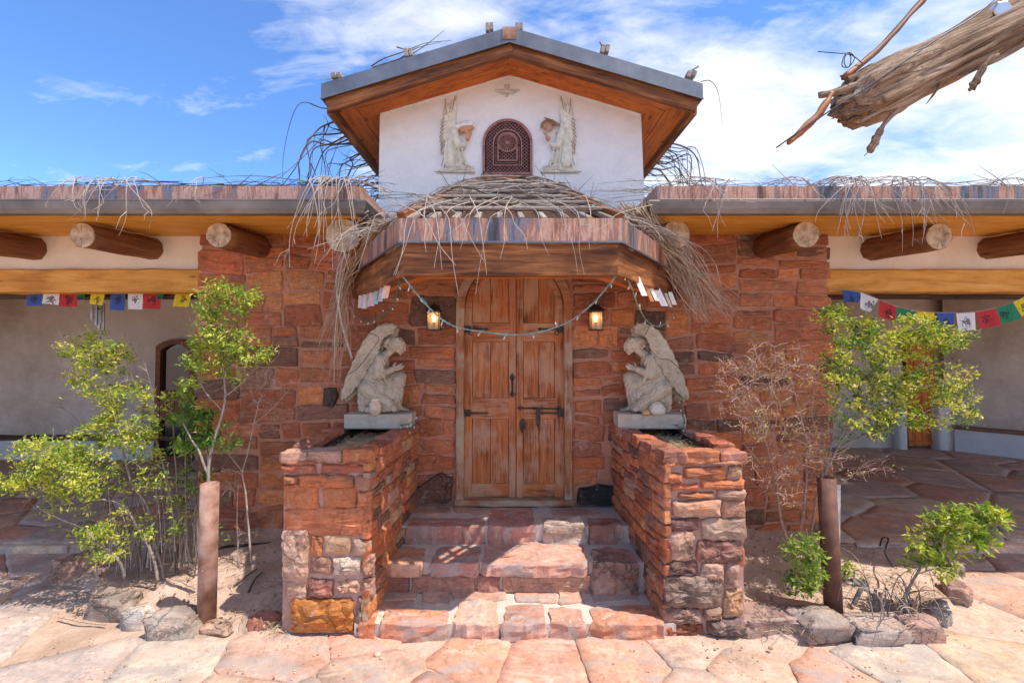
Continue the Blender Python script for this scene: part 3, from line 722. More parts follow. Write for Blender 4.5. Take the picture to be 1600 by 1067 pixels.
# ------------------------------------------------------------------ low roofs and porticos
def portico(s, label):
    """s=-1 left, +1 right"""
    p = thing('portico', label, 'portico', (s*5.6, 3.95, 0))
    xa, xb = (-1.06 if s < 0 else 1.0), s*9.3
    lo, hi = min(xa, xb), max(xa, xb)
    Yc = 3.12
    zt, zm, zg = at(800, 291, Yc).z, at(800, 313, 3.06).z, at(800, 333, 3.06).z
    # roof deck, copper strip, gutter
    MB().box2((lo, Yc+.02, zt-.10), (hi, 3.95 if False else 8.6, zt-.006)).build('roof', GUTTER, p)
    x = xa; n = 0
    while abs(x) < abs(xb) - .01:                    # copper strip in sheets
        x2 = s*min(abs(xb), abs(x) + 1.9)
        fr = Matrix.Translation((min(x, x2), Yc, zm-.03))
        b = MB(); b.box2((0, 0, 0), (abs(x2-x)-.002, .015, zt-zm+.03)); b.build('copper_strip', COPPER, p, frame=fr)
        x = x2
    gp = [(Yc-.002, zm-.004), (3.052, zm), (3.04, zm-.012), (3.052, zg+.03), (3.075, zg), (Yc+.01, zg), (Yc+.01, zg+.012), (3.085, zg+.012), (3.062, zg+.034), (3.055, zm-.012), (Yc-.002, zm-.014)]
    r_ = [[(xa - s*(3.12-y), y, z) for y, z in gp], [(xb, y, z) for y, z in gp]]
    b = MB(); b.rings(r_ if s > 0 else r_[::-1]); b.build('gutter', GUTTER, p)
    b = MB(); b.tube([(xa, 3.046, zm-.002), (xb, 3.046, zm-.002)], .006, 6); b.build('gutter_lip', GUTTER, p)
    # return of the roof towards the tower
    r_ = [[(xa - s*(3.12-y), y, z) for y, z in gp], [(xa - s*(3.12-y), 3.93, z) for y, z in gp]]
    b = MB(); b.rings(r_[::-1] if s > 0 else r_); b.build('gutter_return', GUTTER, p)
    MB().box2((xa-.003, 3.125, zm-.03), (xa+.012, 3.9, zt)).build('copper_return', COPPER, p)
    # soffit boards
    ys = [3.13, 3.34, 3.56, 3.77, 3.955]
    for k in range(4):
        z0, z1 = zg + .012 + .06*(ys[k]-3.13)/.82, zg + .012 + .06*(ys[k+1]-3.13)/.82
        beam('soffit_board', (lo+.01, (ys[k]+ys[k+1])/2, (z0+z1)/2), (hi, (ys[k]+ys[k+1])/2, (z0+z1)/2+.0005), ys[k+1]-ys[k]-.005, .03, WOOD_YELLOW, p, bv=.003)
    # projecting logs
    for k, (ex, wx) in enumerate(((1.20, 1.20), (2.16, 2.16), (3.14, 3.14), (4.16, 4.16), (5.2, 5.2), (6.2, 6.2))):
        r = R.uniform(.088, .1) if k else (.125 if s < 0 else .105)
        b = MB(); y0 = 3.30 + R.uniform(-.03, .03); zc = 2.585 + R.uniform(-.008, .008)
        if k == 0 and s < 0: y0, zc = 3.22, 2.56
        pts_ = [Vector((s*ex + R.uniform(-.006, .006), y0 + (4.3-y0)*j/8, zc + .03*j/8*1.6)) for j in range(9)]
        ax = (pts_[-1]-pts_[0]).normalized(); fr, L = frame_between(pts_[0], pts_[-1]); inv = fr.inverted()
        rad = [r*.97] + [r * (1 + .05*noise.noise(Vector((j*.7, k, s)))) for j in range(1, 9)]
        b.tube([inv @ q_ for q_ in pts_], rad, 20, True, .12); b.v = list(b.v)
        lg = b.build('viga', WOOD_LOG, p, True, frame=fr)
        lg.data.polygons[-1].use_smooth = False; lg.data.polygons[-2].use_smooth = False
        e = MB(); ring_ = [(-.004, (r*.955)*cos(2*pi*q_/20)*(1+.03*sin(q_*3+k)), (r*.955)*sin(2*pi*q_/20)) for q_ in range(20)]
        e.rings([[(.004, y_, z_) for _, y_, z_ in ring_], ring_])
        if True:                                                   # drying cracks cut as wedges
            for q_ in range(5):
                a = R.uniform(0, 2*pi); L_ = r*R.uniform(.5, .9)
                e.add([(-.0055, r*.03*cos(a), r*.03*sin(a)), (-.0055, L_*cos(a+.025), L_*sin(a+.025)), (-.0055, L_*cos(a-.025), L_*sin(a-.025))], [(0, 1, 2)])
                e_dark = None
        o = MB(); o.v, o.f = e.v[:40], e.f[:-5]; 
        oe = o.build('log_end', ENDGRAIN, None, frame=fr); oe.parent = lg; oe.location = (0, 0, 0); oe.rotation_euler = (0, 0, 0)
        c2 = MB(); c2.v = e.v[40:]; c2.f = [(3*q_, 3*q_+1, 3*q_+2) for q_ in range(5)]
        oc = c2.build('drying_crack', IRON, None, frame=fr); oc.parent = lg; oc.location = (0, 0, 0); oc.rotation_euler = (0, 0, 0)
    # white band and lintel
    pe = s*(2.69 if s < 0 else 2.73); zl0, zl1 = at(800, 456, 3.9).z, at(800, 420, 3.9).z
    MB().box2((pe, 3.955, zl1-.02), (xb, 4.3, 2.80)).build('band_wall', STUCCO_CREAM, p)
    bm = beam('lintel', (pe - s*.02, 4.0, (zl0+zl1)/2), (xb, 4.0, (zl0+zl1)/2), .2, zl1-zl0, WOOD_LINTEL, p, bv=.014, rough=.010, seg=46)
    beam('inner_lintel', (pe, 4.24, at(800, 466, 4.2).z+.10), (xb, 4.24, at(800, 466, 4.2).z+.10), .2, .2, WOOD_DARK, p, rough=.008, seg=20)
    # room behind
    MB().box2((pe, 4.35, 2.62), (xb, 8.8, 2.68)).build('ceiling', WOOD_DARK, p)
    return p
pL = portico(-1, 'left portico of the chapel with yellow pine lintel, projecting logs and dark gutter')
pR = portico(1, 'right portico of the chapel with yellow pine lintel, projecting logs and dark gutter')
# left room
YB = 6.7
MB().box2((-9.3, YB, .0), (-2.3, YB+.3, 2.62)).build('back_wall', STUCCO_GREY, pL)
MB().box2((-9.3, YB-.035, .085), (-2.3, YB-.002, at(0, 686, YB).z)).build('dado', STUCCO_WHITE2, pL)
beam('rail', (-9.3, YB-.03, at(0, 683, YB).z), (-2.3, YB-.03, at(0, 683, YB).z), .09, .07, WOOD_DARK, pL, rough=.008, seg=30)
MB().box2((-2.66, 4.35, .0), (-2.3, YB, 2.62)).build('side_wall', STUCCO_GREY, pL)
MB().box2((-9.3, 4.4, .0), (-8.9, YB, 2.62)).build('side_wall', STUCCO_GREY, pL)
gx, gx2 = at(247, 560, YB-.05).x, at(307, 560, YB-.05).x; zt_ = at(0, 530, YB-.05).z; zb_ = .1
hw = (gx2-gx)/2; cxw = (gx+gx2)/2
def segarch(ins, rise=.10, n=10):
    return [(cxw-hw+ins + (2*hw-2*ins)*k/n, zt_-ins - rise*(2*k/n-1)**2) for k in range(n+1)]
b = MB(); o_ = [(gx, zb_)] + segarch(0) + [(gx2, zb_)]; i_ = [(gx+.07, zb_+.06)] + segarch(.07) + [(gx2-.07, zb_+.06)]
b.rings([[(x, YB-.01, z) for x, z in o_], [(x, YB-.1, z) for x, z in o_], [(x, YB-.1, z) for x, z in i_], [(x, YB-.01, z) for x, z in i_]], False, False)
wd = b.build('side_door', wood_mat('red_brown_door_wood', (.10, .03, .015), (.19, .06, .028), (.26, .10, .05)), pL)
m, t, bb = newmat('dark_glass', .08, 0, .8); bb.inputs['Base Color'].default_value = (.012, .012, .012, 1); DGLASS = m
MB().prism([(gx+.065, zb_+.05), (gx2-.065, zb_+.05)] + list(reversed(segarch(.065))), lambda u_, v_, w: Vector((u_, w, v_)), YB-.01, YB-.04).build('pane', DGLASS, wd)
MB().box2((gx+.07, YB-.09, at(0, 617, YB).z-.35), (gx2-.07, YB-.045, at(0, 610, YB).z)).build('lower_panel', wd.data.materials[0], wd)
# right room
A_, B_ = at(1478, 700, 7.3), at(1600, 712, 6.75)
d_ = (B_-A_); d_.z = 0; d_.normalize(); nrm = Vector((d_.y, -d_.x, 0))
def wallbox(name, P0, P1, th, z0, z1, mat, par, off=0.0):
    P0, P1 = Vector((P0[0], P0[1], 0)), Vector((P1[0], P1[1], 0)); d = (P1-P0).normalized(); n_ = Vector((d.y, -d.x, 0))
    q = [P0+n_*(off), P1+n_*(off), P1+n_*(off-th), P0+n_*(off-th)]
    return MB().rings([[(v_.x, v_.y, z0) for v_ in q], [(v_.x, v_.y, z1) for v_ in q]]).build(name, mat, par)
C_ = A_ + d_*3.5
wallbox('back_wall', A_, C_, .3, 0, 2.62, STUCCO_GREY, pR)
wallbox('dado', A_ + d_*.1, C_, .03, .085, at(1600, 676, 6.75).z, STUCCO_WHITE2, pR, .034)
zr = at(1540, 671, 7.0).z
bm = beam('rail', A_ + d_*.1 + nrm*.035 + Vector((0, 0, zr-A_.z)), Vector((C_.x, C_.y, zr)) + nrm*.035, .08, .06, wood_mat('brown_rail', (.12, .045, .025), (.22, .09, .05), (.3, .14, .09)), pR, rough=.005, seg=14)
YD = 7.45
MB().box2((2.35, YD, 0), (A_.x+.3, YD+.3, 2.62)).build('back_wall', STUCCO_GREY, pR)
MB().box2((2.35, 4.35, .0), (2.69, YD, 2.62)).build('side_wall', STUCCO_GREY, pR)
for (x0, x1, yy) in ((1398, 1413, YD-.06), (1460, 1480, YD-.1)):
    xa, xb = at(x0, 700, yy).x, at(x1, 700, yy).x
    MB().bevbox(((xa+xb)/2, yy+.06, .35), (xb-xa, .3, .9), .03).build('pilaster', STUCCO_WHITE2, pR, True)
xa, xb = at(1413, 700, YD).x, at(1460, 700, YD).x; n_ = 4
ld = MB().box2((xa, YD-.03, .1), (xb, YD-.001, 1.95)).build('side_door', WOOD_DARK, pR)
for k in range(n_):
    w_ = (xb-xa-.04)/n_
    beam('plank', (xa+.02+w_*(k+.5), YD-.045, .13), (xa+.02+w_*(k+.5), YD-.045, 1.9), .02, w_-.008, WOOD_ORANGE, ld, up=(1, 0, 0), bv=.003)
for z_ in (.2, 1.1): beam('ledge', (xa+.02, YD-.062, z_), (xb-.02, YD-.062, z_), .012, .07, WOOD_ORANGE, ld)
# ------------------------------------------------------------------ stone planters flanking the steps
CREAM, ORANGE, TAN, MAUVE, DARK, OCHRE, PINKG, WHT = (.58, .37, .25), (.54, .22, .09), (.52, .31, .18), (.44, .245, .18), (.17, .095, .07), (.52, .185, .05), (.48, .29, .215), (.60, .46, .36)
RO, RD = (.50, .17, .075), (.40, .13, .07)
LF = [(75, 210, 212, 245, RD), (222, 215, 352, 245, RO), (358, 225, 440, 250, RD), (58, 248, 205, 288, RD), (222, 250, 445, 288, RD), (62, 300, 130, 333, RO), (136, 298, 378, 350, RO),
      (388, 300, 460, 366, (.40, .19, .12)), (62, 342, 215, 450, RO), (235, 355, 390, 447, RO), (395, 375, 463, 437, RO), (60, 449, 460, 572, (.47, .17, .085)), (55, 545, 170, 780, CREAM), (180, 572, 237, 665, ORANGE),
      (245, 565, 368, 655, TAN), (376, 590, 452, 655, PINKG), (178, 672, 280, 745, MAUVE), (287, 668, 412, 745, WHT), (420, 665, 470, 760, PINKG), (72, 772, 163, 862, PINKG), (168, 770, 285, 850, (.34, .16, .12)), (295, 772, 412, 832, CREAM),
      (418, 775, 470, 860, MAUVE), (95, 858, 375, 1010, OCHRE), (385, 850, 450, 1005, PINKG)]
RF = [(465, 222, 600, 255, RO), (605, 215, 755, 248, (.48, .2, .12)), (400, 215, 458, 262, RO), (490, 258, 680, 315, RO), (690, 258, 755, 308, TAN), (412, 290, 480, 330, RO), (425, 336, 560, 368, RO), (570, 320, 765, 357, RO),
      (465, 375, 625, 402, RO), (640, 362, 775, 405, MAUVE), (440, 412, 655, 485, TAN), (662, 412, 775, 490, (.42, .22, .14)), (420, 492, 560, 546, DARK), (566, 494, 775, 592, PINKG), (405, 550, 540, 685, CREAM), (550, 598, 758, 696, (.36, .18, .13)),
      (415, 690, 560, 750, (.30, .14, .11)), (566, 700, 670, 765, PINKG), (678, 700, 745, 810, PINKG), (402, 757, 660, 893, (.31, .20, .155)), (668, 820, 758, 940, TAN), (388, 898, 572, 972, PINKG), (578, 900, 660, 945, MAUVE), (400, 976, 585, 1020, RD), (592, 948, 752, 1020, (.22, .15, .12))]
def planter(s, label, front, u0, sc):
    if s < 0: xo, xi, xib = -1.415, -.885, -.805
    else: xo, xi, xib = 1.43, .945, .855
    YF = 2.85; HT = 1.065
    p = thing('stone_planter', label, 'planter', ((xo+xi)/2, 3.35, 0))
    ring = lambda ins, z, ib=0: [(xo - s*ins, YF+ins, z), (xi + s*ins, YF+ins, z), (xib + s*ins, 3.895-ib, z), (xo - s*ins, 3.895-ib, z)]
    rs = [ring(0, -.05), ring(0, HT), ring(.13, HT), ring(.13, HT-.10)]
    if s > 0: pass
    b = MB(); b.rings(rs if s > 0 else [list(reversed(r)) for r in rs]); b.build('mortar_core', MORTAR_PINK, p)
    px = lambda u_: 420 + u_/2.882 if s < 0 else 900 + u_/2.883
    M = lambda u_, v_, w: Vector((u_, YF - w, v_))
    for (a, c_, e, f, colr) in front:
        P0, P1 = at(px(a), 640 + c_/2.882, YF-.03), at(px(e), 640 + f/2.882, YF-.03)
        x0, x1, z0, z1 = P0.x, P1.x, max(.0, P1.z), min(P0.z, HT+.005)
        j = lambda k=.006: R.uniform(-k, k)
        q = [(x0+.002+j(), z0+j()), (x1-.002+j(), z0+j()), (x1-.002+j(), z1+j()), (x0+.002+j(), z1+j())]
        rk = f > 660
        cobble('stone', q, M, R.uniform(.012, .032), ROCK if rk else STONE, p, tuple(x*R.uniform(.94, 1.06) for x in colr), rough=.018 if rk else .009, seg=.035, jit=.004, cut=.2, bulge=.012)
    # inner side (facing the steps), outer side
    L = hypot(xib-xi, 3.87-YF); d = Vector(((xib-xi)/L, (3.87-YF)/L, 0)); nrm_ = Vector((-s*d.y, s*d.x, 0)); 
    MI = lambda u_, v_, w: Vector((xi, YF, 0)) + d*u_ + nrm_*w + Vector((0, 0, v_))
    for Mf, LL in ((MI, L), (lambda u_, v_, w: Vector((xo + s*(w-.012), YF + .03 + u_*.97, v_)), L)):
        rr_ = []; split_rects(-.03, .01, LL-.0, HT, .34, .12, rr_, 2.4)
        fl = (s > 0) == (Mf is MI)
        def MM(u_, v_, w, Mf=Mf): return Mf(u_, v_, w)
        lay_rubble(p, MM, rr_, STONE, RED + [TAN, MAUVE, RO, RO], gap=.006, thick=(.005, .022), jit=.009, warp=.02, rough=.010, seg=.05)
    # cap stones
    n0 = len(bpy.data.objects)
    def cap(q):
        cobble('cap_stone', q, lambda u_, v_, w: Vector((u_, v_, HT-.005+w)), R.uniform(.055, .08), STONE, p, pick([RO, RD, RO, (.45, .25, .18), (.38, .15, .10)]), base=0, rough=.008, edge=.008, seg=.05, jit=.006, bulge=.003, tilt=.008)
    xs = sorted([xo + s*.02, xi - s*.02]); k = xs[0]
    cuts = [xs[0], xs[0] + (xs[1]-xs[0])*.28, xs[0] + (xs[1]-xs[0])*.68, xs[1]]
    for a, c_ in zip(cuts, cuts[1:]): cap([(a+.004, YF-.035+R.uniform(-.008, .008)), (c_-.004, YF-.035+R.uniform(-.008, .008)), (c_-.004, YF+.13), (a+.004, YF+.12)])
    for side, xe0, xe1 in ((0, xo, xo), (1, xi, xib)):
        y = YF + .14
        while y < 3.84:
            y2 = min(3.86, y + R.uniform(.14, .3)); f0, f1 = (y-YF)/1.04, (y2-YF)/1.04
            e0, e1 = xe0+(xe1-xe0)*f0, xe0+(xe1-xe0)*f1; sg = s if side == 0 else -s
            q = [(e0+sg*.03, y+.004), (e1+sg*.03, y2-.004), (e1-sg*.11, y2-.004), (e0-sg*.11, y+.004)]
            if (sg > 0): q = q
            else: q = list(reversed(q))
            cap(q); y = y2
    # liner and soil
    b = MB(); b.rings([ring(.128, HT+.035), ring(.128, HT-.09), ring(.136, HT-.09), ring(.136, HT+.035)], False, False); b.build('black_liner', flat_mat('black_plastic_liner', (.03, .03, .034), .4), p)
    b = MB(); x0, x1 = sorted((xo - s*.13, xi + s*.13))
    b.grid(14, 24, lambda a, c_: (x0+(x1-x0)*a, YF+.13+.9*c_, HT-.03+.02*noise.noise(Vector((a*5, c_*9, s))))); b.build('soil_fill', SAND, p, True)
    b = MB()
    for k in range(420):
        x, y = R.uniform(x0, x1), R.uniform(YF+.14, 3.6 if R.random() < .8 else 3.85); z = HT-.02; a = R.uniform(0, 2*pi); L_ = R.uniform(.04, .12)
        dd = Vector((cos(a), sin(a), R.uniform(.15, 1.2))).normalized()*L_
        b.tube([(x, y, z), Vector((x, y, z))+dd*.5, Vector((x, y, z))+dd*1.0+Vector((0, 0, -L_*.25))], [.0016, .0014, .0007], 3, False)
    kind(b.build('dry_grass', GRASS_DRY, p), 'stuff')
    return p
planter(-1, 'square red stone planter left of the steps with a rough ochre block at its foot', LF, 420, 2.88)
planter(1, 'square stone planter right of the steps with grey and cream boulders below red courses', RF, 900, 2.88)

# ------------------------------------------------------------------ steps
steps = thing('stone_steps', 'three broad red flagstone steps set in grey mortar below the arched door', 'steps', (0.03, 3.3, 0))
T1, T2, T3 = .10, .30, .425; Y1, Y2, Y3 = 2.80, 3.15, 3.46
b = MB(); b.box2((-.96, Y1+.016, -.05), (1.0, Y2+.1, T1-.010)); b.box2((-.93, Y2+.020, -.05), (.97, Y3+.1, T2-.010)); b.box2((-.9, Y3+.014, -.05), (.95, 3.92, T3-.008)); b.build('mortar_bed', MORTAR_PALE, steps)
su = lambda u_: 570 + u_/3.333
sv = lambda v_: 770 + v_/3.333
def stepstone(u0, u1, vb, z0, z1, yf, c_, mat=FLAG, rough=.007, front=0.0, corner=None):
    A = atz(su(u0), 0, z1) if False else None
    k = (yf)/F; X0, X1 = (su(u0)-800)*k, (su(u1)-800)*k; yb = atz(800, sv(vb), z1).y
    j = lambda q_=.012: R.uniform(-q_, q_); c_ = tuple(min(.75, x*1.18) for x in c_); X0 += .008; X1 -= .008
    q = [(X0+j(.004), yf+front+j()), ((X0+X1)/2, yf+front-.01+j()), (X1+j(.004), yf+front+j()), (X1-.01+j(), yb+j()), ((X0+X1)/2+j(.05), yb+.02+j(.02)), (X0+.01+j(), yb+j())]
    cobble('step_stone', q, lambda u_, v_, w: Vector((u_, v_, z0+w)), z1-z0, mat, steps, c_, rough=rough, base=0, seg=.05, edge=.014, jit=.006, cut=.16, bulge=.002, tilt=.005)
SC = [(.42, .20, .15), (.38, .18, .14), (.46, .22, .15)]
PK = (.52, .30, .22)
for a in ((-30, 70, 615, RO), (80, 437, 600, (.46, .19, .11)), (452, 700, 560, PK), (708, 952, 578, (.45, .24, .18)), (958, 1160, 600, (.43, .23, .17)), (1172, 1560, 590, (.45, .20, .12))):
    stepstone(a[0], a[1], a[2], -.02, T1, Y1, a[3], FLAG, .009)
def treadflag(pts_, z, c_):
    q = [atz(su(u_), sv(v_), z) for u_, v_ in pts_]; q = [(p.x, p.y) for p in q]
    ar = sum(q[i][0]*q[(i+1) % len(q)][1]-q[(i+1) % len(q)][0]*q[i][1] for i in range(len(q)))
    if ar < 0: q.reverse()
    cobble('tread_flag', q, lambda u_, v_, w: Vector((u_, v_, z-.010+w)), .012, FLAG, steps, c_, base=0, rough=.003, bulge=.001, edge=.004, seg=.05, jit=.005, cut=.18, tilt=.001)
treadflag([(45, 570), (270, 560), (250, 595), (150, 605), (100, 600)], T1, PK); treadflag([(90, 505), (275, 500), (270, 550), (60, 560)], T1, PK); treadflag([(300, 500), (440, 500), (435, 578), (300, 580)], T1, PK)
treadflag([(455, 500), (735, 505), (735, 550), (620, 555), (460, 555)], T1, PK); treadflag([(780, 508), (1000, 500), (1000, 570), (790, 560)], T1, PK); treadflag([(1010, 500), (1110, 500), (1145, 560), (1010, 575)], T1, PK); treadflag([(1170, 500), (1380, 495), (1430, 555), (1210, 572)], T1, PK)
for a in ((105, 302, 285, (.47, .21, .12)), (340, 600, 275, (.42, .20, .145)), (607, 1168, 258, (.47, .25, .19))):
    stepstone(a[0], a[1], a[2], T2-.085, T2, Y2-.02, a[3])
stepstone(1178, 1418, 285, T1-.02, T2+.01, Y2-.03, (.40, .22, .16), ROCK, .012)
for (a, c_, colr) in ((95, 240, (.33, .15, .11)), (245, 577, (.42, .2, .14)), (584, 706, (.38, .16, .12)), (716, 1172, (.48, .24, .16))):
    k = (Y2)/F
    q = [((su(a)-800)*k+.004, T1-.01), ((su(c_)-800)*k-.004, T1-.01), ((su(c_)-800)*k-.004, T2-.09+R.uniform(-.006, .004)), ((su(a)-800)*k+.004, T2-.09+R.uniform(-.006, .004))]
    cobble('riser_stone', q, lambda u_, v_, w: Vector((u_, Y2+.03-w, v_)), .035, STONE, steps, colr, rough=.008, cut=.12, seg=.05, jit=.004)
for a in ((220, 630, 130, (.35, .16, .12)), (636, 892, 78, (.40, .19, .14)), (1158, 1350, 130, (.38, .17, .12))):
    stepstone(a[0], a[1], a[2], T2-.03, T3, Y3-.01, a[3])
stepstone(928, 1150, 128, T2-.03, T3+.012, Y3-.03, (.56, .42, .34), ROCK, .016)  # paler than its neighbours: the sunlight on this stone is in its colour
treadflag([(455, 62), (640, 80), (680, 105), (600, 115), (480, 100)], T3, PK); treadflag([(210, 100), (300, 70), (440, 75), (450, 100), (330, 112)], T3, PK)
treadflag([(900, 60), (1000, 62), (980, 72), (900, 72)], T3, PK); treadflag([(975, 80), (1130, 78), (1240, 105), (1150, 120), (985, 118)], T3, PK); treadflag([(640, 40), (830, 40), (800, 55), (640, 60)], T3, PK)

# ------------------------------------------------------------------ bed edging rocks (each a thing)
def rock(px, py, wpx, hpx, c_, label, z=.0, yaw=0.0):
    base = atz(px, py, 0.0); s = base.y/F; w, h = wpx*s, hpx*s*1.0
    b = MB(); nu, nv = 14, 9; s0 = R.uniform(0, 50); rs = []
    dp = min(.26, w*.6)
    b.sphere((0, 0, 0), 1.0, 20, 14)
    Mr = Matrix.Rotation(yaw, 3, 'Z'); out = []
    for p in b.v:
        q = Vector((math.copysign(abs(p.x)**.42, p.x), math.copysign(abs(p.y)**.45, p.y), math.copysign(abs(p.z)**.4, p.z)))
        q *= 1 + .34*noise.noise(p*1.3 + Vector((s0, 0, 0))) + .16*noise.noise(p*3.2 + Vector((0, s0, 0)))
        out.append(Mr @ Vector((q.x*w*.52, q.y*dp*.5, q.z*h*.45)) + Vector((base.x, base.y + dp*.4, h*.28)))
    b.v = out
    o = b.build('edging_rock', ROCK, None, True, c_); return tag(o, label, 'rock', 'rocks edging the planting beds')
rock(110, 905, 50, 44, (.46, .27, .21), 'pinkish rock half hidden at the far left end of the left bed edge', yaw=.9)
rock(164, 968, 72, 42, (.42, .33, .27), 'grey flat-topped rock left of the small pale stone on the left bed edge', yaw=-.2)
rock(206, 982, 40, 34, (.58, .50, .44), 'small pale stone between the two grey rocks of the left bed edge')
rock(262, 1000, 78, 44, (.44, .35, .29), 'grey lichened rock at the foot of the left rusty pipe')
rock(408, 986, 42, 24, (.42, .17, .11), 'small red brick-like rock beside the left stone planter')
rock(330, 992, 50, 16, (.56, .36, .27), 'low sand-covered pink rock just right of the left rusty pipe')
rock(1208, 994, 92, 40, (.42, .28, .23), 'low brownish rock against the right stone planter')
rock(1297, 1006, 84, 46, (.36, .28, .24), 'dark grey rock in front of the right rusty pipe')
rock(1382, 1010, 88, 40, (.44, .33, .28), 'squared brown rock below the leafy sapling of the right bed')
rock(1446, 1008, 58, 44, (.38, .24, .20), 'reddish dark rock at the curve of the right bed edge')
rock(1478, 975, 44, 34, (.48, .41, .36), 'pale grey split rock at the curve of the right bed edge', yaw=.8)
rock(1505, 945, 46, 44, (.47, .30, .24), 'upright pink rock on the right side of the right bed edge', yaw=1.1)
rock(1492, 898, 36, 30, (.40, .30, .25), 'small brown rock at the top right of the right bed edge', yaw=1.3)

# ------------------------------------------------------------------ entrance canopy
can = thing('entrance_canopy', 'three-sided copper-edged timber canopy over the arched door', 'canopy', (0, 3.2, 2.1))
CFY = 2.5; CBY = 3.86
fl_, fr_ = at(624, 378, CFY), at(972, 378, CFY); bl_, br_ = at(542, 437, CBY), at(1070, 437, CBY)
zft, zfb = at(800, 341, CFY).z, at(800, 378, CFY).z; zbt, zbb = zfb - .0, at(800, 430, CFY+.03).z
corners = [(bl_.x, CBY), (fl_.x, CFY), (fr_.x, CFY), (br_.x, CBY)]
def cseg(name, a, c_, z0, z1, th, mat, inset=0.0, ext=0.0):
    a, c_ = Vector((*a, 0)), Vector((*c_, 0)); d = (c_-a).normalized(); n_ = Vector((-d.y, d.x, 0))   # inward
    a, c_ = a + n_*inset - d*ext, c_ + n_*inset + d*ext
    fr, L = frame_between(a + n_*th/2, c_ + n_*th/2); fr.translation.z = 0
    return a, c_, n_, d, L
def offs(P_, ins):
    """inset the open 3-segment line"""
    out = []
    ls = []
    for i in range(3):
        a, c_ = Vector(P_[i]), Vector(P_[i+1]); d = (c_-a).normalized(); n_ = Vector((-d.y, d.x)); ls.append((a + n_*ins, d))
    out.append(ls[0][0])
    for i in (0, 1):
        (p, d), (q, e) = ls[i], ls[i+1]; den_ = d.x*e.y - d.y*e.x; tt = ((q.x-p.x)*e.y - (q.y-p.y)*e.x)/den_; out.append(p + d*tt)
    a = Vector(P_[3]); n_ = Vector((-ls[2][1].y, ls[2][1].x)); out.append(a + n_*ins)
    return out
def band(name, mat, ins0, ins1, z0, z1, parent=can, seg=1):
    o0, o1 = offs(corners, ins0), offs(corners, ins1)
    for i in range(3):
        a, c_, a1, c1 = o0[i], o0[i+1], o1[i], o1[i+1]
        fr, L = frame_between((a.x, a.y, z0), (c_.x, c_.y, z0)); inv = fr.inverted()
        b = MB(); b.rings([[(a.x, a.y, z0), (c_.x, c_.y, z0), (c1.x, c1.y, z0), (a1.x, a1.y, z0)], [(a.x, a.y, z1), (c_.x, c_.y, z1), (c1.x, c1.y, z1), (a1.x, a1.y, z1)]])
        b.v = [inv @ p for p in b.v]; b.build(name, mat, parent, frame=fr)
band('copper_fascia', COPPER, 0, .012, zfb, zft)
band('drip_lip', TIN, -.006, .004, zfb-.006, zfb+.004)
band('beam', WOOD_BROWN, .03, .13, zbb, zfb-.003)
band('bounce_lit_strip', WOOD_ORANGE, .131, .20, zbb+.004, zfb)  # orange strip added to colour in the bounce-lit underside of the beams
o1 = offs(corners, .16)
# hipped roof: ridge board at the wall, laths
rt = at(785, 283, 3.88); ridge = [(at(755, 283, 3.88).x, 3.88), (at(815, 283, 3.88).x, 3.88)]; zr_ = rt.z
oc_ = offs(corners, .012)
F4 = [Vector((p.x, p.y, zft-.01)) for p in oc_]; RG = [Vector((ridge[0][0], 3.88, zr_)), Vector((ridge[1][0], 3.88, zr_))]
G4 = [F4[0].lerp(RG[0], .20), F4[1].lerp(RG[0], .14), F4[2].lerp(RG[1], .14), F4[3].lerp(RG[1], .20)]
b = MB(); b.v = G4 + RG; b.f = [(0, 1, 4), (1, 2, 5, 4), (2, 3, 5)]; b.build('roof_deck', WOOD_DARK, can)
for e0, e1, g0, g1, n_ in ((F4[0], F4[1], G4[0], G4[1], 9), (F4[1], F4[2], G4[1], G4[2], 9), (F4[2], F4[3], G4[2], G4[3], 9)):
    for k in range(n_+1):
        f = (k+.3)/(n_+.6); q0, q1 = e0.lerp(e1, f), g0.lerp(g1, f); beam('rafter_tail', q0 + Vector((0, 0, .004)), q1 + (q1-q0)*.3 + Vector((0, 0, .004)), .035, .03, WOOD_GREY, can)
beam('ridge_board', RG[0] + Vector((-.06, -.03, .01)), RG[1] + Vector((.06, -.03, .01)), .03, .035, WOOD_ORANGE, can)
beam('hip_rafter', F4[1] + Vector((0, 0, .02)), RG[0] + Vector((0, -.04, .0)), .05, .05, WOOD_BROWN, can); beam('hip_rafter', F4[2] + Vector((0, 0, .02)), RG[1] + Vector((0, -.04, .0)), .05, .05, WOOD_BROWN, can)
for k in (.10, .22, .36, .5, .64, .78):
    for (a, c_, r0, r1) in ((F4[0], F4[1], RG[0], RG[0]), (F4[1], F4[2], RG[0], RG[1]), (F4[2], F4[3], RG[1], RG[1])):
        p0 = a.lerp(r0, k); p1 = c_.lerp(r1, k); up_ = Vector((0, 0, .035))
        beam('lath', p0 + up_, p1 + up_, .035, .022, WOOD_GREY, can)
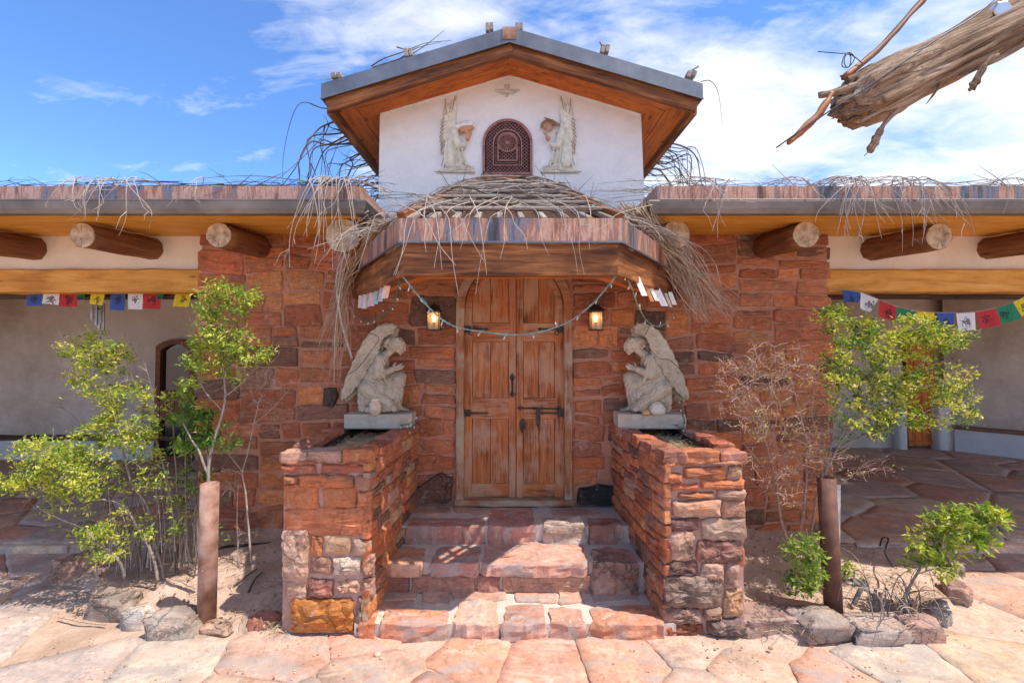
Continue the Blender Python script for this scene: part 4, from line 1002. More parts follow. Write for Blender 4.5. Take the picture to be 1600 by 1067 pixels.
# ------------------------------------------------------------------ sculpted figures: blobs fused into one skin
def fuse(name, b, mat, parent, voxel, smooth_it=2, color=None, origin=None, noise_amp=0.0, nf=30, frame=None, disp=None):
    me = bpy.data.meshes.new('tmp'); me.from_pydata([tuple(p) for p in b.v], [], b.f); me.update()
    o = bpy.data.objects.new('tmp', me); col.objects.link(o)
    md = o.modifiers.new('r', 'REMESH'); md.mode = 'VOXEL'; md.voxel_size = voxel
    if smooth_it:
        ms = o.modifiers.new('s', 'SMOOTH'); ms.factor = .5; ms.iterations = smooth_it
    dg = bpy.context.evaluated_depsgraph_get(); ev = o.evaluated_get(dg)
    m2 = bpy.data.meshes.new_from_object(ev)
    bpy.data.objects.remove(o); bpy.data.meshes.remove(me)
    n = len(m2.vertices); co = np.empty(n*3, 'f'); m2.vertices.foreach_get('co', co); co = co.reshape(-1, 3)
    if noise_amp:
        for i in range(n):
            p = Vector(co[i]); co[i] += np.array(noise.noise_vector(p*nf)) * noise_amp
    if disp:
        for i, v_ in enumerate(m2.vertices): co[i] += np.array(v_.normal) * disp(Vector(co[i]), v_.normal)
    og = np.array(origin if origin is not None else (co[:, 0].mean(), co[:, 1].mean(), co[:, 2].min()), 'f')
    m2.vertices.foreach_set('co', (co - og).ravel()); m2.update(); m2.name = name
    m2.materials.clear(); m2.materials.append(mat); m2.shade_smooth()
    r = bpy.data.objects.new(name, m2); link(r, parent, Vector([float(x) for x in og]))
    if color: r.color = (*color, 1)
    return r

def angel(s, label, cx, by, ztop):
    """kneeling angel seen from the side; s=1 faces +X. Drawn in (u, v) of a 1067 px plan, v down; w towards the viewer"""
    K = .000963
    root = thing('angel_statue', label, 'statue', (cx, by, ztop))
    base_h = .11
    def Pt(u_, v_, w=0): return Vector((cx + s*(u_-483)*K, by - w*K, ztop + base_h + (822-v_)*K))
    # plinth with a clipped corner
    pp = [(215, -110), (752, -110), (752, 60), (655, 125), (225, 125), (215, 115)]
    if True: pp = [(u_, -w_) for u_, w_ in pp][::-1]
    b = MB(); 
    rs = []
    for z, ins in ((0, 4), (.008, 0), (base_h-.008, 0), (base_h, 6)):
        rs.append([Vector((cx + s*(u_-483 + (ins if u_ < 483 else -ins))*K, by + (w + (ins if w < 0 else -ins))*K*1.0, ztop + z)) for u_, w in pp])
    if s < 0: rs = [list(reversed(r)) for r in rs]
    b.rings(rs); b.build('plinth', PLINTH, root)
    b = MB()
    C = lambda a, c_, ra, rb: b.capsule(Pt(*a), Pt(*c_), ra*K, rb*K, 12)
    S = lambda a, r: b.sphere(Pt(*a), tuple(x*K for x in r), 14, 10)
    # trunk, hips
    C((385, 610, 0), (440, 480, 5), 80, 66); C((440, 480, 5), (490, 375, 5), 66, 54); S((360, 620, 0), (70, 78, 70))
    C((512, 345, 5), (576, 304, 5), 36, 26)                       # neck
    # head looking down and forward
    S((603, 255, 5), (60, 50, 54)); C((652, 258, 5), (640, 300, 5), 37, 26); C((684, 276, 5), (680, 306, 5), 7, 8); S((662, 318, 5), (9, 6, 10)); S((644, 330, 5), (14, 12, 14)); C((604, 286, 5), (630, 316, 5), 28, 15)
    # arm to the praying hands
    C((490, 375, 45), (485, 500, 70), 44, 42); C((485, 505, 70), (585, 462, 45), 38, 24); C((490, 370, -40), (500, 500, -55), 40, 38); C((500, 500, -55), (590, 458, -10), 34, 22)
    C((470, 420, 62), (455, 528, 72), 26, 10); C((520, 500, 70), (540, 560, 62), 24, 9)                # hanging sleeve
    for k, (du, dv, L_) in enumerate(((8, -14, 70), (12, -4, 84), (12, 6, 82), (8, 17, 72))):
        for w0 in (30, 2): C((588+du*.2, 458+dv*.8, w0), (588+L_, 436+dv*1.35, w0-6 if w0 > 10 else w0+2), 9, 5.5)
    C((578, 458, 30), (612, 450, 30), 20, 17); C((578, 458, 2), (612, 450, 2), 20, 17); C((588, 440, 30), (604, 408, 24), 8.5, 6); C((588, 440, 4), (604, 410, 8), 8.5, 6)
    # raised knee, shin, foot
    C((400, 590, -35), (625, 535, -45), 66, 56); C((628, 540, -45), (610, 745, -40), 54, 34); C((560, 620, -20), (590, 760, -20), 46, 30); C((600, 795, -40), (690, 808, -45), 22, 13); C((600, 780, -40), (630, 792, -40), 26, 20)
    for k in range(4): C((668, 800, -60+k*10), (702, 812, -62+k*10), 7, 6)
    # kneeling leg with robe spilling over the plinth
    C((385, 610, 45), (560, 745, 55), 72, 46); C((575, 775, 50), (390, 795, 40), 36, 30); C((350, 690, 10), (340, 800, 20), 40, 24); C((330, 790, 0), (315, 730, 0), 16, 22); C((390, 720, 0), (600, 790, 0), 50, 36); C((480, 700, 40), (610, 790, 50), 46, 24)
    C((470, 600, -5), (590, 700, -20), 84, 60); C((420, 650, 15), (560, 755, 5), 78, 50); C((520, 560, -10), (610, 600, -30), 60, 50); C((330, 640, 0), (330, 790, 5), 44, 34)
    def UV(p): return (p.x-cx)*s/K + 483, 822 - (p.z-ztop-base_h)/K
    def saw(x): x = x - math.floor(x); return (x/.7 if x < .7 else (1-x)/.3)
    def cloth(p, n_):
        u_, v_ = UV(p)
        if v_ > 812 or (u_ > 548 and v_ < 352) or (u_ > 572 and v_ < 485): return 0
        wob_ = noise.noise(Vector((u_*.012, v_*.012, 3)))
        r1 = hypot(u_-668, v_-462); f1 = math.atan2(v_-440, u_-650); f2 = math.atan2(v_-285, u_-505)
        w_leg = max(0, min(1, (u_-548)/40)); w_top = max(0, min(1, (520-v_)/50))
        k = (1-w_leg)*(1-w_top)*saw(r1/27 + wob_*1.5) + w_leg*(1-w_top)*saw(f1*10 + wob_) + w_top*saw(f2*6.5 + wob_*1.2)
        return (k-.5)*.0115*(.55 + .9*abs(noise.noise(Vector((u_*.02, v_*.02, 9)))))
    fuse('figure', b, CAST, root, .0034, 2, disp=cloth)
    # curls
    h = MB(); rr = random.Random(5)
    for k in range(52):
        a = rr.uniform(.35, 3.6); u_ = 600 + 66*cos(a)*rr.uniform(.8, 1.0); v_ = 250 - 46*sin(a)*rr.uniform(.8, 1.0); w = rr.uniform(-44, 50)
        if u_ > 640 and v_ > 255: continue
        q = [Pt(u_ + 15*cos(t_), v_ + 13*sin(t_), w + t_*2) for t_ in [rr.uniform(0, 6) + j*.9 for j in range(6)]]
        h.tube(q, [7*K, 9*K, 9*K, 8*K, 7*K, 5*K], 7)
    h.sphere(Pt(592, 250, 2), (62*K, 46*K, 50*K), 14, 10); h.capsule(Pt(552, 262, 5), Pt(540, 285, 5), 26*K, 16*K)
    fuse('hair', h, CAST, root, .004, 1)
    # wings: near and far, long primaries below small coverts
    OUT = [(618, 118), (596, 90), (545, 80), (470, 108), (400, 162), (335, 245), (280, 350), (235, 450), (190, 560), (162, 650), (152, 702), (168, 720), (196, 704), (222, 690), (238, 662), (262, 652), (276, 620), (300, 602), (318, 560), (342, 540), (385, 460), (430, 400), (470, 330), (490, 258), (515, 204), (560, 172), (608, 162), (616, 146), (592, 140), (604, 132)]
    for (w0, du, dv) in ((28, 0, 0), (-46, 6, 24)):
        g = MB()
        n_ = len(OUT); lay = []
        for w_, sc_ in ((w0-14, .97), (w0-6, 1.0), (w0+14, 1.0), (w0+24, .965)):
            lay.append([Pt(395 + (u_-395)*sc_ + du, 380 + (v_-380)*sc_ + dv, w_ + (14 if v_ < 300 else 0) - max(0, v_-420)*.05) for u_, v_ in OUT])
        if s < 0: lay = lay[::-1]
        g.rings(lay[::-1])
        q = [Pt(608+du, 116+dv, w0+10), Pt(590+du, 104+dv, w0+14), Pt(545+du, 98+dv, w0+18), Pt(475+du, 124+dv, w0+18), Pt(405+du, 178+dv, w0+14), Pt(345+du, 258+dv, w0+10), Pt(292+du, 355+dv, w0+4), Pt(245+du, 455+dv, w0)]
        g.tube(q, [16*K, 22*K, 26*K, 26*K, 24*K, 20*K, 16*K, 10*K], 10)
        def plume(p, n_, du=du, dv=dv):
            u_, v_ = UV(p); u_ -= du; v_ -= dv; r1 = hypot(u_-1000, v_-1000); along = math.atan2(1000-v_, 1000-u_)
            wide = 24 if v_ > 330 else 30
            k = saw(r1/wide + .15*noise.noise(Vector((u_*.01, v_*.01, 2))))
            if v_ < 330: k *= .4 + .6*saw(along*15 + .5*math.floor(r1/wide))
            return (k-.5)*.0095
        fuse('wing', g, CAST, root, .0036, 2, disp=plume)
    return root
PT = 1.065 + .055
aL = atz(591, 665, 0); 
yA = 3.68; zA = 1.128
cLx = at(591, 640, 3.6).x; cRx = at(1018, 640, 3.6).x
angel(1, 'grey kneeling angel statue facing right on the left stone planter', cLx, yA, zA)
angel(-1, 'weathered kneeling angel statue facing left on the right stone planter', cRx, yA, zA)
def lump(name, px, py, w, h, d, c_, label, cat, mat=None, Y=3.575, pts_=None, up=False):
    cc = at(px, py, Y); b = MB(); s0 = R.uniform(0, 50)
    b.sphere((0, 0, 0), 1.0, 14, 10); out = []
    for p in b.v:
        q = Vector((math.copysign(abs(p.x)**.6, p.x), math.copysign(abs(p.y)**.6, p.y), math.copysign(abs(p.z)**.55, p.z))) * (1 + .22*noise.noise(p*1.7+Vector((s0, 0, 0))))
        tp = 1 - (.35 if up else .55)*max(0, q.z)
        out.append(Vector((q.x*w/2*tp, q.y*d/2*tp, q.z*h/2 + h*.46)) + Vector((cc.x, Y, 1.236)))
    b.v = out; o = b.build(name, mat or PAINTED, None, True, c_); return tag(o, label, cat)
m, t, bb = newmat('banded_onyx', .35, 0, .5); k_ = t.noise(t.scale(POS(t), (6, 6, 26)), 1.3, 5, .6, .6)
finish(t, bb, t.ramp(k_, [(.4, (.70, .60, .48)), (.5, (.62, .33, .14)), (.58, (.78, .72, .64))]), k_, .3, .004); ONYX = m
m, t, bb = newmat('milky_quartz', .4, 0, .5); k_ = t.noise(POS(t), 16, 5, .6)
finish(t, bb, t.ramp(k_, [(.42, (.58, .48, .36)), (.52, (.68, .62, .54)), (.62, (.66, .42, .20))]), k_, .5, .006); QUARTZ = m
lump('banded_stone', 586.5, 640, .092, .145, .06, None, 'banded orange and white stone standing before the left angel', 'stone', ONYX, up=True)
lump('quartz_rock', 1027, 640, .135, .105, .07, None, 'white quartz rock at the knee of the right angel', 'rock', QUARTZ)
lump('orange_pebble', 1009.5, 645, .065, .042, .05, (.62, .34, .14), 'small orange pebble beside the white quartz by the right angel', 'rock', Y=3.56)

# ------------------------------------------------------------------ painted reliefs on the gable
def rel(px0, uvs):                                    # zoom frame of the gable: 6.276 px per px, origin (670, 120)
    return [(at(670 + u_/6.276, 120 + v_/6.276, 3.89).x, at(670 + u_/6.276, 120 + v_/6.276, 3.89).z) for u_, v_ in uvs]
KR = 3.89/F/6.276
def relief(label, s, groups, nm='angel_relief', cat='wall relief'):
    root = thing(nm, label, cat, (rel(0, [groups[0][2][0][1][:2]])[0][0], 3.88, rel(0, [groups[0][2][0][1][:2]])[0][1]))
    for (name, colr, prims) in groups:
        b = MB()
        for pr_ in prims:
            if pr_[0] == 'c':
                _, a, c_, ra, rb = pr_; d0 = a[2] if len(a) > 2 else 0; d1 = c_[2] if len(c_) > 2 else 0
                (x0, z0), (x1, z1) = rel(0, [a[:2], c_[:2]])
                b.capsule((x0, 3.890 - d0*KR*1.5, z0), (x1, 3.890 - d1*KR*1.5, z1), ra*KR, rb*KR, 10)
            else:
                _, a, r = pr_; (x0, z0), = rel(0, [a[:2]]); d0 = a[2] if len(a) > 2 else 0
                b.sphere((x0, 3.890 - d0*KR*1.5, z0), (r[0]*KR, r[2]*KR, r[1]*KR), 14, 9)
        fuse(name, b, PAINTED, root, .0036, 1, colr)
    return root
def glaze_shade_lines(root, segs, s=1):  # brown glaze outlines, plus shade of robe folds and feather gaps drawn in
    b = MB()
    for pts_ in segs:
        q = [((2*777 - u_) if s < 0 else u_, v_) for u_, v_ in pts_]; w3 = [Vector((x, 3.855, z)) for x, z in rel(0, q)]
        b.tube(smooth_path(w3, 3), .0028, 5)
    o = b.build('glaze_and_shade_line', flat_mat('glaze_and_crease_shade', (.26, .19, .12), .8), root); kind(o, 'stuff')
GLAZE_SHADE = [[(262, 210), (240, 330), (225, 430)], [(168, 240), (175, 350), (200, 440)], [(205, 520), (195, 600), (215, 700), (205, 800), (160, 900)], [(285, 690), (300, 740), (350, 735), (365, 690)], [(240, 640), (265, 760), (250, 860)], [(290, 760), (330, 860), (420, 905)],
       [(60, 945), (200, 955), (445, 950)], [(310, 560), (300, 630), (320, 700)], [(185, 660), (165, 760), (130, 890)]] + [[(195-i*3, 400+i*34), (150-i*2, 432+i*36), (112+abs(i-4)*4, 452+i*40)] for i in range(9)]
def flip(groups, cu):
    out = []
    for n_, c_, ps in groups:
        q = []
        for p in ps:
            mp = lambda a: (2*cu - a[0],) + tuple(a[1:])
            q.append(('c', mp(p[1]), mp(p[2]), p[3], p[4]) if p[0] == 'c' else ('s', mp(p[1]), p[2]))
        out.append((n_, c_, q))
    return out
def feathers(pairs, r0, r1): return [('c', a, c_, r0, r1) for a, c_ in pairs]
robeL = [('c', (240, 560, 10), (215, 700, 8), 62, 66), ('c', (215, 700, 8), (210, 850, 4), 64, 70), ('c', (250, 700, 8), (330, 850, 0), 44, 46), ('c', (210, 870, 0), (410, 900, 0), 46, 36), ('c', (85, 935, 0), (440, 935, 0), 14, 18), ('c', (110, 925, 0), (260, 900, 0), 18, 40),
         ('c', (250, 560, 34), (290, 690, 40), 44, 40), ('c', (290, 700, 40), (355, 690, 36), 36, 22)] + [('c', (180+i*26, 640, 58-abs(i-2)*6), (150+i*44, 900, 34), 7, 6) for i in range(6)]
wingL = [('c', (240, 520, 0), (225, 430, 0), 46, 44), ('c', (225, 440, 4), (254, 262, 4), 48, 28), ('c', (256, 270, 4), (277, 180, 0), 20, 4), ('c', (180, 450, 4), (174, 300, 4), 44, 26), ('c', (174, 300, 4), (168, 215, 0), 20, 4), ('s', (205, 410, 6), (72, 80, 24)), ('c', (236, 380, 20), (240, 250, 14), 14, 6), ('c', (204, 400, 14), (200, 270, 6), 14, 6), ('c', (160, 620, 0), (200, 500, 0), 46, 60), ('c', (150, 640, 0), (150, 740, 0), 34, 12)] + \
        feathers([((190, 400+i*34, 18), (112+abs(i-4)*4, 440+i*40, 8)) for i in range(9)], 20, 9) + feathers([((225, 380+i*26, 30), (150, 420+i*34, 24)) for i in range(6)], 15, 8)
reliefs_c = [('robe', (.70, .69, .60), robeL), ('wing', (.70, .66, .56), wingL)]
ra_ = relief('painted plaster angel with white hood and terracotta face, left of the grille', 1,
       [('robe', (.74, .69, .56), robeL), ('wing', (.76, .70, .57), wingL), ('hood', (.78, .77, .74), [('s', (370, 490, 20), (84, 44, 36)), ('c', (300, 500, 20), (260, 530, 20), 30, 30), ('c', (420, 470, 20), (448, 510, 20), 22, 12)]),
        ('face', (.62, .30, .16), [('c', (335, 540, 30), (415, 525, 30), 32, 26), ('c', (425, 505, 30), (438, 515, 30), 14, 8), ('c', (375, 560, 30), (365, 572, 30), 14, 10)]),
        ('hands', (.62, .31, .17), [('c', (380, 630, 40), (418, 588, 40), 20, 12), ('c', (385, 640, 30), (405, 620, 44), 18, 12), ('c', (410, 600, 40), (424, 575, 38), 9, 6)])])
wingR = flip([('wing', None, wingL)], 777)[0][2]; robeR = flip([('robe', None, robeL)], 777)[0][2]
rb_ = relief('painted plaster angel with brown hair and praying hands, right of the grille', -1,
       [('robe', (.74, .70, .58), robeR), ('wing', (.78, .74, .64), wingR), ('hair', (.30, .17, .09), [('s', (1170, 475, 22), (62, 44, 34)), ('c', (1200, 470, 30), (1278, 492, 24), 28, 9), ('c', (1115, 480, 20), (1102, 512, 20), 18, 9)] + [('c', (1130+i*12, 440+i*3, 50), (1190+i*16, 470+i*6, 54), 6, 5) for i in range(4)]),
        ('face', (.52, .30, .20), [('s', (1160, 512, 30), (46, 38, 30)), ('c', (1185, 530, 30), (1160, 548, 30), 28, 14), ('c', (1122, 525, 34), (1116, 530, 34), 8, 6)]),
        ('hands', (.56, .33, .23), [('c', (1170, 630, 40), (1135, 588, 40), 19, 12), ('c', (1165, 640, 30), (1145, 615, 46), 18, 12), ('c', (1140, 600, 40), (1120, 570, 38), 9, 6)])])
glaze_shade_lines(ra_, GLAZE_SHADE); glaze_shade_lines(rb_, GLAZE_SHADE, -1)
dv = [('c', (768, 110, 6), (768, 185, 6), 17, 13), ('s', (766, 192, 12), (14, 14, 14)), ('c', (766, 200, 12), (764, 210, 12), 5, 3), ('c', (755, 90, 4), (765, 120, 6), 14, 12), ('c', (782, 90, 4), (772, 120, 6), 14, 12)]
for s_ in (-1, 1):
    for i in range(6): dv.append(('c', (770+s_*12, 142+i*2, 6), (770+s_*(118-i*14), 138+i*8, 4), 13, 7))
dd = relief('small plaster dove with spread wings under the gable peak', 1, [('dove', (.60, .56, .47), dv)], 'dove_relief')

# ------------------------------------------------------------------ wall lanterns
m, t, bb = newmat('lantern_glass', .25, 0, .5); bb.inputs['Base Color'].default_value = (.75, .62, .42, 1); bb.inputs['Transmission Weight'].default_value = .55; bb.inputs['Alpha'].default_value = .3; LGLASS = m
m = bpy.data.materials.new('lit_bulb'); m.use_nodes = True; bb = m.node_tree.nodes['Principled BSDF']; bb.inputs['Emission Color'].default_value = (1, .62, .25, 1); bb.inputs['Emission Strength'].default_value = 5; BULB = m
m, t, bb = newmat('lantern_back', .6); bb.inputs['Base Color'].default_value = (.42, .27, .13, 1); LBACK = m
def lantern(px, side, label):
    Y = 3.75; c0 = at(px, 501, Y); s = Y/F
    L = thing('wall_lantern', label, 'lantern', c0, 'lit wall lanterns beside the door')
    w = 18*s/2; zt_, zb = c0.z + 14*s, c0.z - 15*s
    b = MB()
    for sx in (-1, 1):
        for sy in (-1, 1): b.box((c0.x+sx*w, Y+sy*w, (zt_+zb)/2), (.007, .007, zt_-zb))
        b.box((c0.x+sx*w, Y, zb+.003), (.008, 2*w, .007)); b.box((c0.x, Y+sx*w, zb+.003), (2*w, .008, .007)); b.box((c0.x+sx*w, Y, zt_), (.008, 2*w, .007)); b.box((c0.x, Y+sx*w, zt_), (2*w, .008, .007))
    b.box((c0.x, Y, zb), (2*w+.01, 2*w+.01, .006)); b.build('frame', IRON, L)
    b = MB(); q = lambda k, z: [(c0.x-k, Y-k, z), (c0.x+k, Y-k, z), (c0.x+k, Y+k, z), (c0.x-k, Y+k, z)]
    b.rings([q(w*1.3, zt_+.002), q(w*1.25, zt_+.012), q(w*.55, zt_+.045), q(w*.45, zt_+.055)]); b.tube([(c0.x, Y, zt_+.05), (c0.x, Y, zt_+.068)], .008, 8); b.build('hood', IRON, L)
    for (nx, ny) in ((0, -1), (-1, 0), (1, 0)):
        MB().box((c0.x+nx*w*.92, Y+ny*w*.92, (zt_+zb)/2), (2*w*.9 if ny else .002, .002 if ny else 2*w*.9, (zt_-zb)*.94)).build('pane', LGLASS, L)
    MB().box((c0.x, Y+w*.85, (zt_+zb)/2), (2*w*.9, .003, (zt_-zb)*.94)).build('reflector', LBACK, L)
    MB().sphere((c0.x, Y, c0.z+.008), (.011, .011, .018), 10, 8).build('bulb', BULB, L, True)
    MB().tube([(c0.x, Y, zb), (c0.x, Y, c0.z-.012)], .008, 8).build('candle_tube', LBACK, L)
    b = MB(); b.box2((c0.x-.03, 3.865, c0.z+.02), (c0.x+.03, 3.885, c0.z+.13)); b.tube([(c0.x, 3.87, c0.z+.085), (c0.x, Y+.05, c0.z+.11), (c0.x, Y+.01, zt_+.066)], .007, 8); b.build('bracket', IRON, L)
    ld_ = bpy.data.lights.new('bulb_light', 'POINT'); ld_.energy = .16; ld_.color = (1, .62, .3); ld_.shadow_soft_size = .015
    lo = bpy.data.objects.new('bulb_light', ld_); link(lo, L, (c0.x, Y-.0, c0.z+.03))
lantern(678, -1, 'small black lantern with a lit bulb left of the arched door')
lantern(931, 1, 'small black lantern with a lit bulb right of the arched door')

# ------------------------------------------------------------------ string lights
GREENW = flat_mat('green_plastic_wire', (.05, .16, .10), .45, 0, .3)
TEALW = flat_mat('faded_teal_wire', (.22, .36, .36), .45, 0, .35)
m, t, bb = newmat('clear_mini_bulb', .15, 0, .8); bb.inputs['Base Color'].default_value = (.75, .78, .70, 1); MINI = m
def lightstring(label, pxs, wire, every=7, bulbs=True, r=.0035, group=None, mat=None):
    P_ = smooth_path([at(*p) for p in pxs], 10); b = MB(); n = len(P_)
    for ph in (0, pi):
        b.tube([p + Vector((cos(i*1.1+ph), 0, sin(i*1.1+ph)))*.0028 for i, p in enumerate(P_)], r*.62, 5)
    root = thing('light_string', label, 'string lights', P_[0], group)
    b.build('wire', wire, root)
    if bulbs:
        for i in range(4, n-2, every):
            d = Vector((R.uniform(-.7, .7), R.uniform(-.6, .2), R.choice([-1, -1, 1]))).normalized()
            sk = MB().tube([P_[i], P_[i]+d*.02], .0052, 6).build('socket', wire, root)
            MB().tube([P_[i]+d*.02, P_[i]+d*.032, P_[i]+d*.038], [.0038, .0034, .001], 6).build('bulb', MINI, root)
    return root
GL = 'string lights draped below the canopy'
ls = lightstring('teal string of mini lights sagging across the arched door', [(623, 425, 2.62), (636, 440, 2.6), (652, 460, 2.66), (670, 480, 2.74), (692, 500, 2.82), (718, 512, 2.9), (760, 519, 2.95), (805, 523, 2.95), (850, 517, 2.95), (890, 502, 2.9), (925, 475, 2.8), (950, 447, 2.65), (968, 423, 2.56)], TEALW, 9, r=.0045)
p_ = at(662, 471, 2.70); d_ = (at(670, 480, 2.74) - at(652, 460, 2.66)).normalized()
MB().tube([p_ - d_*.03, p_ - d_*.024, p_ + d_*.024, p_ + d_*.03], [.004, .009, .009, .004], 8).build('plug', flat_mat('blue_plug', (.13, .30, .42), .4), ls)
lightstring('green string of mini lights looping under the left end of the canopy', [(547, 470, 3.78), (556, 490, 3.7), (572, 500, 3.6), (592, 497, 3.4), (612, 478, 3.1), (622, 450, 2.8), (625, 425, 2.62)], GREENW, 6, r=.0035)
lightstring('pale green string of mini lights looping under the right end of the canopy', [(970, 423, 2.6), (985, 445, 2.8), (997, 478, 3.0), (1012, 502, 3.3), (1030, 510, 3.5), (1048, 497, 3.65), (1060, 470, 3.76)], flat_mat('pale_green_wire', (.22, .34, .24), .45), 6, r=.0035)
lightstring('dark cord with a few green lights lying over the left angel wing', [(586, 488, 3.58), (587, 512, 3.56), (575, 518, 3.52), (592, 528, 3.52), (580, 548, 3.50), (558, 576, 3.55), (536, 588, 3.6)], IRON, 99, False, .0022)
lightstring('dark cord lying over the right angel wing', [(1022, 490, 3.6), (1010, 520, 3.55), (1002, 530, 3.55), (1015, 545, 3.5), (1030, 560, 3.5), (1045, 562, 3.52), (1062, 576, 3.6)], IRON, 99, False, .0022)
lightstring('green light cord trailing off the right end of the right statue plinth', [(1052, 612, 3.62), (1058, 622, 3.6), (1063, 640, 3.58), (1069, 655, 3.55), (1066, 668, 3.52), (1052, 663, 3.53)], GREENW, 7, True, .003)
lightstring('green light cord spilling over the planter right of the left statue plinth', [(625, 664, 3.53), (638, 662, 3.5), (650, 658, 3.6), (643, 668, 3.5), (646, 680, 3.42)], GREENW, 7, True, .003)

# ------------------------------------------------------------------ prayer flags
m, t, bb = newmat('printed_cotton_flag', .85, 0, .1); oi = t.node('ShaderNodeObjectInfo'); oo = t.node('ShaderNodeTexCoord').outputs['Object']
sp = t.node('ShaderNodeSeparateXYZ', None, Vector=oo)
ro = t.math('MULTIPLY', oi.outputs['Random'], 30.0)
ofs = t.node('ShaderNodeVectorMath', {'operation': 'ADD'}, i0=oo, i1=t.node('ShaderNodeCombineXYZ', None, X=ro, Y=0.0, Z=ro).outputs[0]).outputs[0]
dx_ = t.math('POWER', t.math('MULTIPLY', sp.outputs[0], 26.0), 2.0); dz_ = t.math('POWER', t.math('MULTIPLY', t.math('ADD', sp.outputs[2], .075), 24.0), 2.0)
rad_ = t.math('ADD', dx_, dz_)
blot = t.math('GREATER_THAN', t.math('SUBTRACT', t.noise(ofs, 60, 4, .6), t.math('MULTIPLY', rad_, .16)), .40)
lines = t.math('MULTIPLY', t.math('GREATER_THAN', t.math('SINE', t.math('MULTIPLY', sp.outputs[2], 760.0)), .25), t.math('GREATER_THAN', t.noise(t.scale(ofs, (180, 1, 60)), 1.0, 2), .47))
lines = t.math('MULTIPLY', lines, t.math('LESS_THAN', t.math('ABSOLUTE', sp.outputs[0]), .062))
ink = t.math('MAXIMUM', blot, t.math('MULTIPLY', lines, t.math('MULTIPLY', t.math('GREATER_THAN', rad_, 1.0), .5)))
finish(t, bb, t.mix(t.math('MULTIPLY', ink, .8), oi.outputs['Color'], (.03, .03, .04))); FLAGM = m
FC = {'blue': (.055, .11, .36), 'white': (.72, .72, .72), 'red': (.50, .045, .05), 'green': (.03, .22, .12), 'yellow': (.72, .58, .04)}
def flagstring(label, anchor, flags_, Y):
    P_ = [at(x, y, Y) for x, y in anchor]; root = thing('prayer_flag_string', label, 'prayer flags', P_[0])
    MB().tube(smooth_path(P_, 6), .003, 5).build('cord', TWIG_PALE, root)
    for (a, c_, d, e, colr) in flags_:                # corners TL, TR, BR, BL in photo px
        A, B2, C2, D = [at(x, y, Y - .004) for x, y in (a, c_, d, e)]
        b = MB(); ph = R.uniform(0, 6)
        def fn(i, j):
            top = A.lerp(B2, i); bot = D.lerp(C2, i); p = top.lerp(bot, j); return p + Vector((0, .012*j*sin(i*5+ph) - .01*j, 0))
        b.grid(8, 8, fn); n_ = len(b.v)
        b.add([p + Vector((0, .0015, 0)) for p in b.v[:n_]], [tuple(reversed(f)) for f in b.f])
        b.build('flag', FLAGM, root, True, FC[colr], origin=(A+B2)/2)
LFl = []
for x, w, h, dy, c_ in ((42, 26, 21, 0, 'blue'), (69, 25, 18, -1, 'white'), (96, 26, 22, 0, 'red'), (122, 12, 12, -1, 'green'), (143, 22, 20, -2, 'yellow'), (174, 23, 27, 0, 'blue'), (200, 24, 27, -1, 'white'), (226, 26, 26, -1, 'red'), (244, 14, 11, -1, 'green'), (275, 25, 23, -1, 'yellow')):
    k = R.uniform(-2, 2); LFl.append(((x, 455), (x+w, 455), (x+w-1+k, 457+h+R.uniform(-1, 2)), (x-1+k, 457+h+dy), c_))
flagstring('string of small prayer flags hanging straight below the left lintel', [(20, 455), (160, 456), (308, 455)], LFl, 4.10)
RFl = [((1316, 453), (1343, 457), (1342, 472), (1317, 472), 'blue'), ((1345, 457), (1372, 468), (1357, 488), (1341, 481), 'white'), ((1374, 469), (1401, 480), (1396, 502), (1370, 494), 'red'), ((1401, 480), (1430, 487), (1424, 508), (1398, 502), 'green'),
       ((1433, 487), (1460, 489), (1458, 508), (1434, 507), 'yellow'), ((1463, 489), (1492, 489), (1487, 511), (1466, 508), 'blue'), ((1494, 490), (1523, 488), (1523, 515), (1498, 518), 'white'), ((1525, 488), (1556, 482), (1561, 507), (1530, 515), 'red'), ((1554, 482), (1583, 473), (1592, 497), (1562, 508), 'green'), ((1583, 472), (1612, 460), (1618, 483), (1592, 495), 'yellow')]
flagstring('string of small prayer flags sagging across the right portico opening', [(1300, 450), (1345, 457), (1373, 468), (1401, 479), (1430, 486), (1493, 489), (1524, 487), (1555, 481), (1583, 472), (1625, 452)], RFl, 3.86)
# paper slips under the slanting ends of the canopy
def slips(label, lst):
    P0 = at(*lst[0][0]); root = thing('paper_flag_string', label, 'paper flags', P0)
    b = MB().tube([at(*q[0]) + Vector((0, 0, .003)) for q in lst], .002, 4); b.build('cord', GREENW, root)
    for (a, w, h, colr, sl) in lst:
        A = at(*a); k = a[2]/F; fold_ = R.uniform(-.02, .02)
        b = MB(); b.box2((0, 0, 0), (w*k, .0015, -h*k)); b.v = [Vector((p.x + p.z*sl, p.y + p.x*.3 + p.z*p.z*.8 + fold_*p.z, p.z)) + A for p in b.v]
        b.build('slip', PAINTED, root, color=colr)
slips('row of small pastel paper slips under the left side of the canopy', [((561, 457, 3.62), 5, 24, (.75, .72, .70), .1), ((567, 456, 3.55), 7, 26, (.72, .62, .70), .1), ((573, 455, 3.48), 5, 25, (.40, .50, .40), .1), ((578, 451, 3.4), 9, 27, (.70, .50, .60), .15), ((586, 447, 3.3), 7, 28, (.24, .52, .55), .15), ((592, 444, 3.2), 3, 26, (.45, .12, .08), .15), ((595, 443, 3.1), 7, 28, (.42, .48, .70), .2), ((602, 436, 3.0), 10, 30, (.78, .55, .42), .25)])
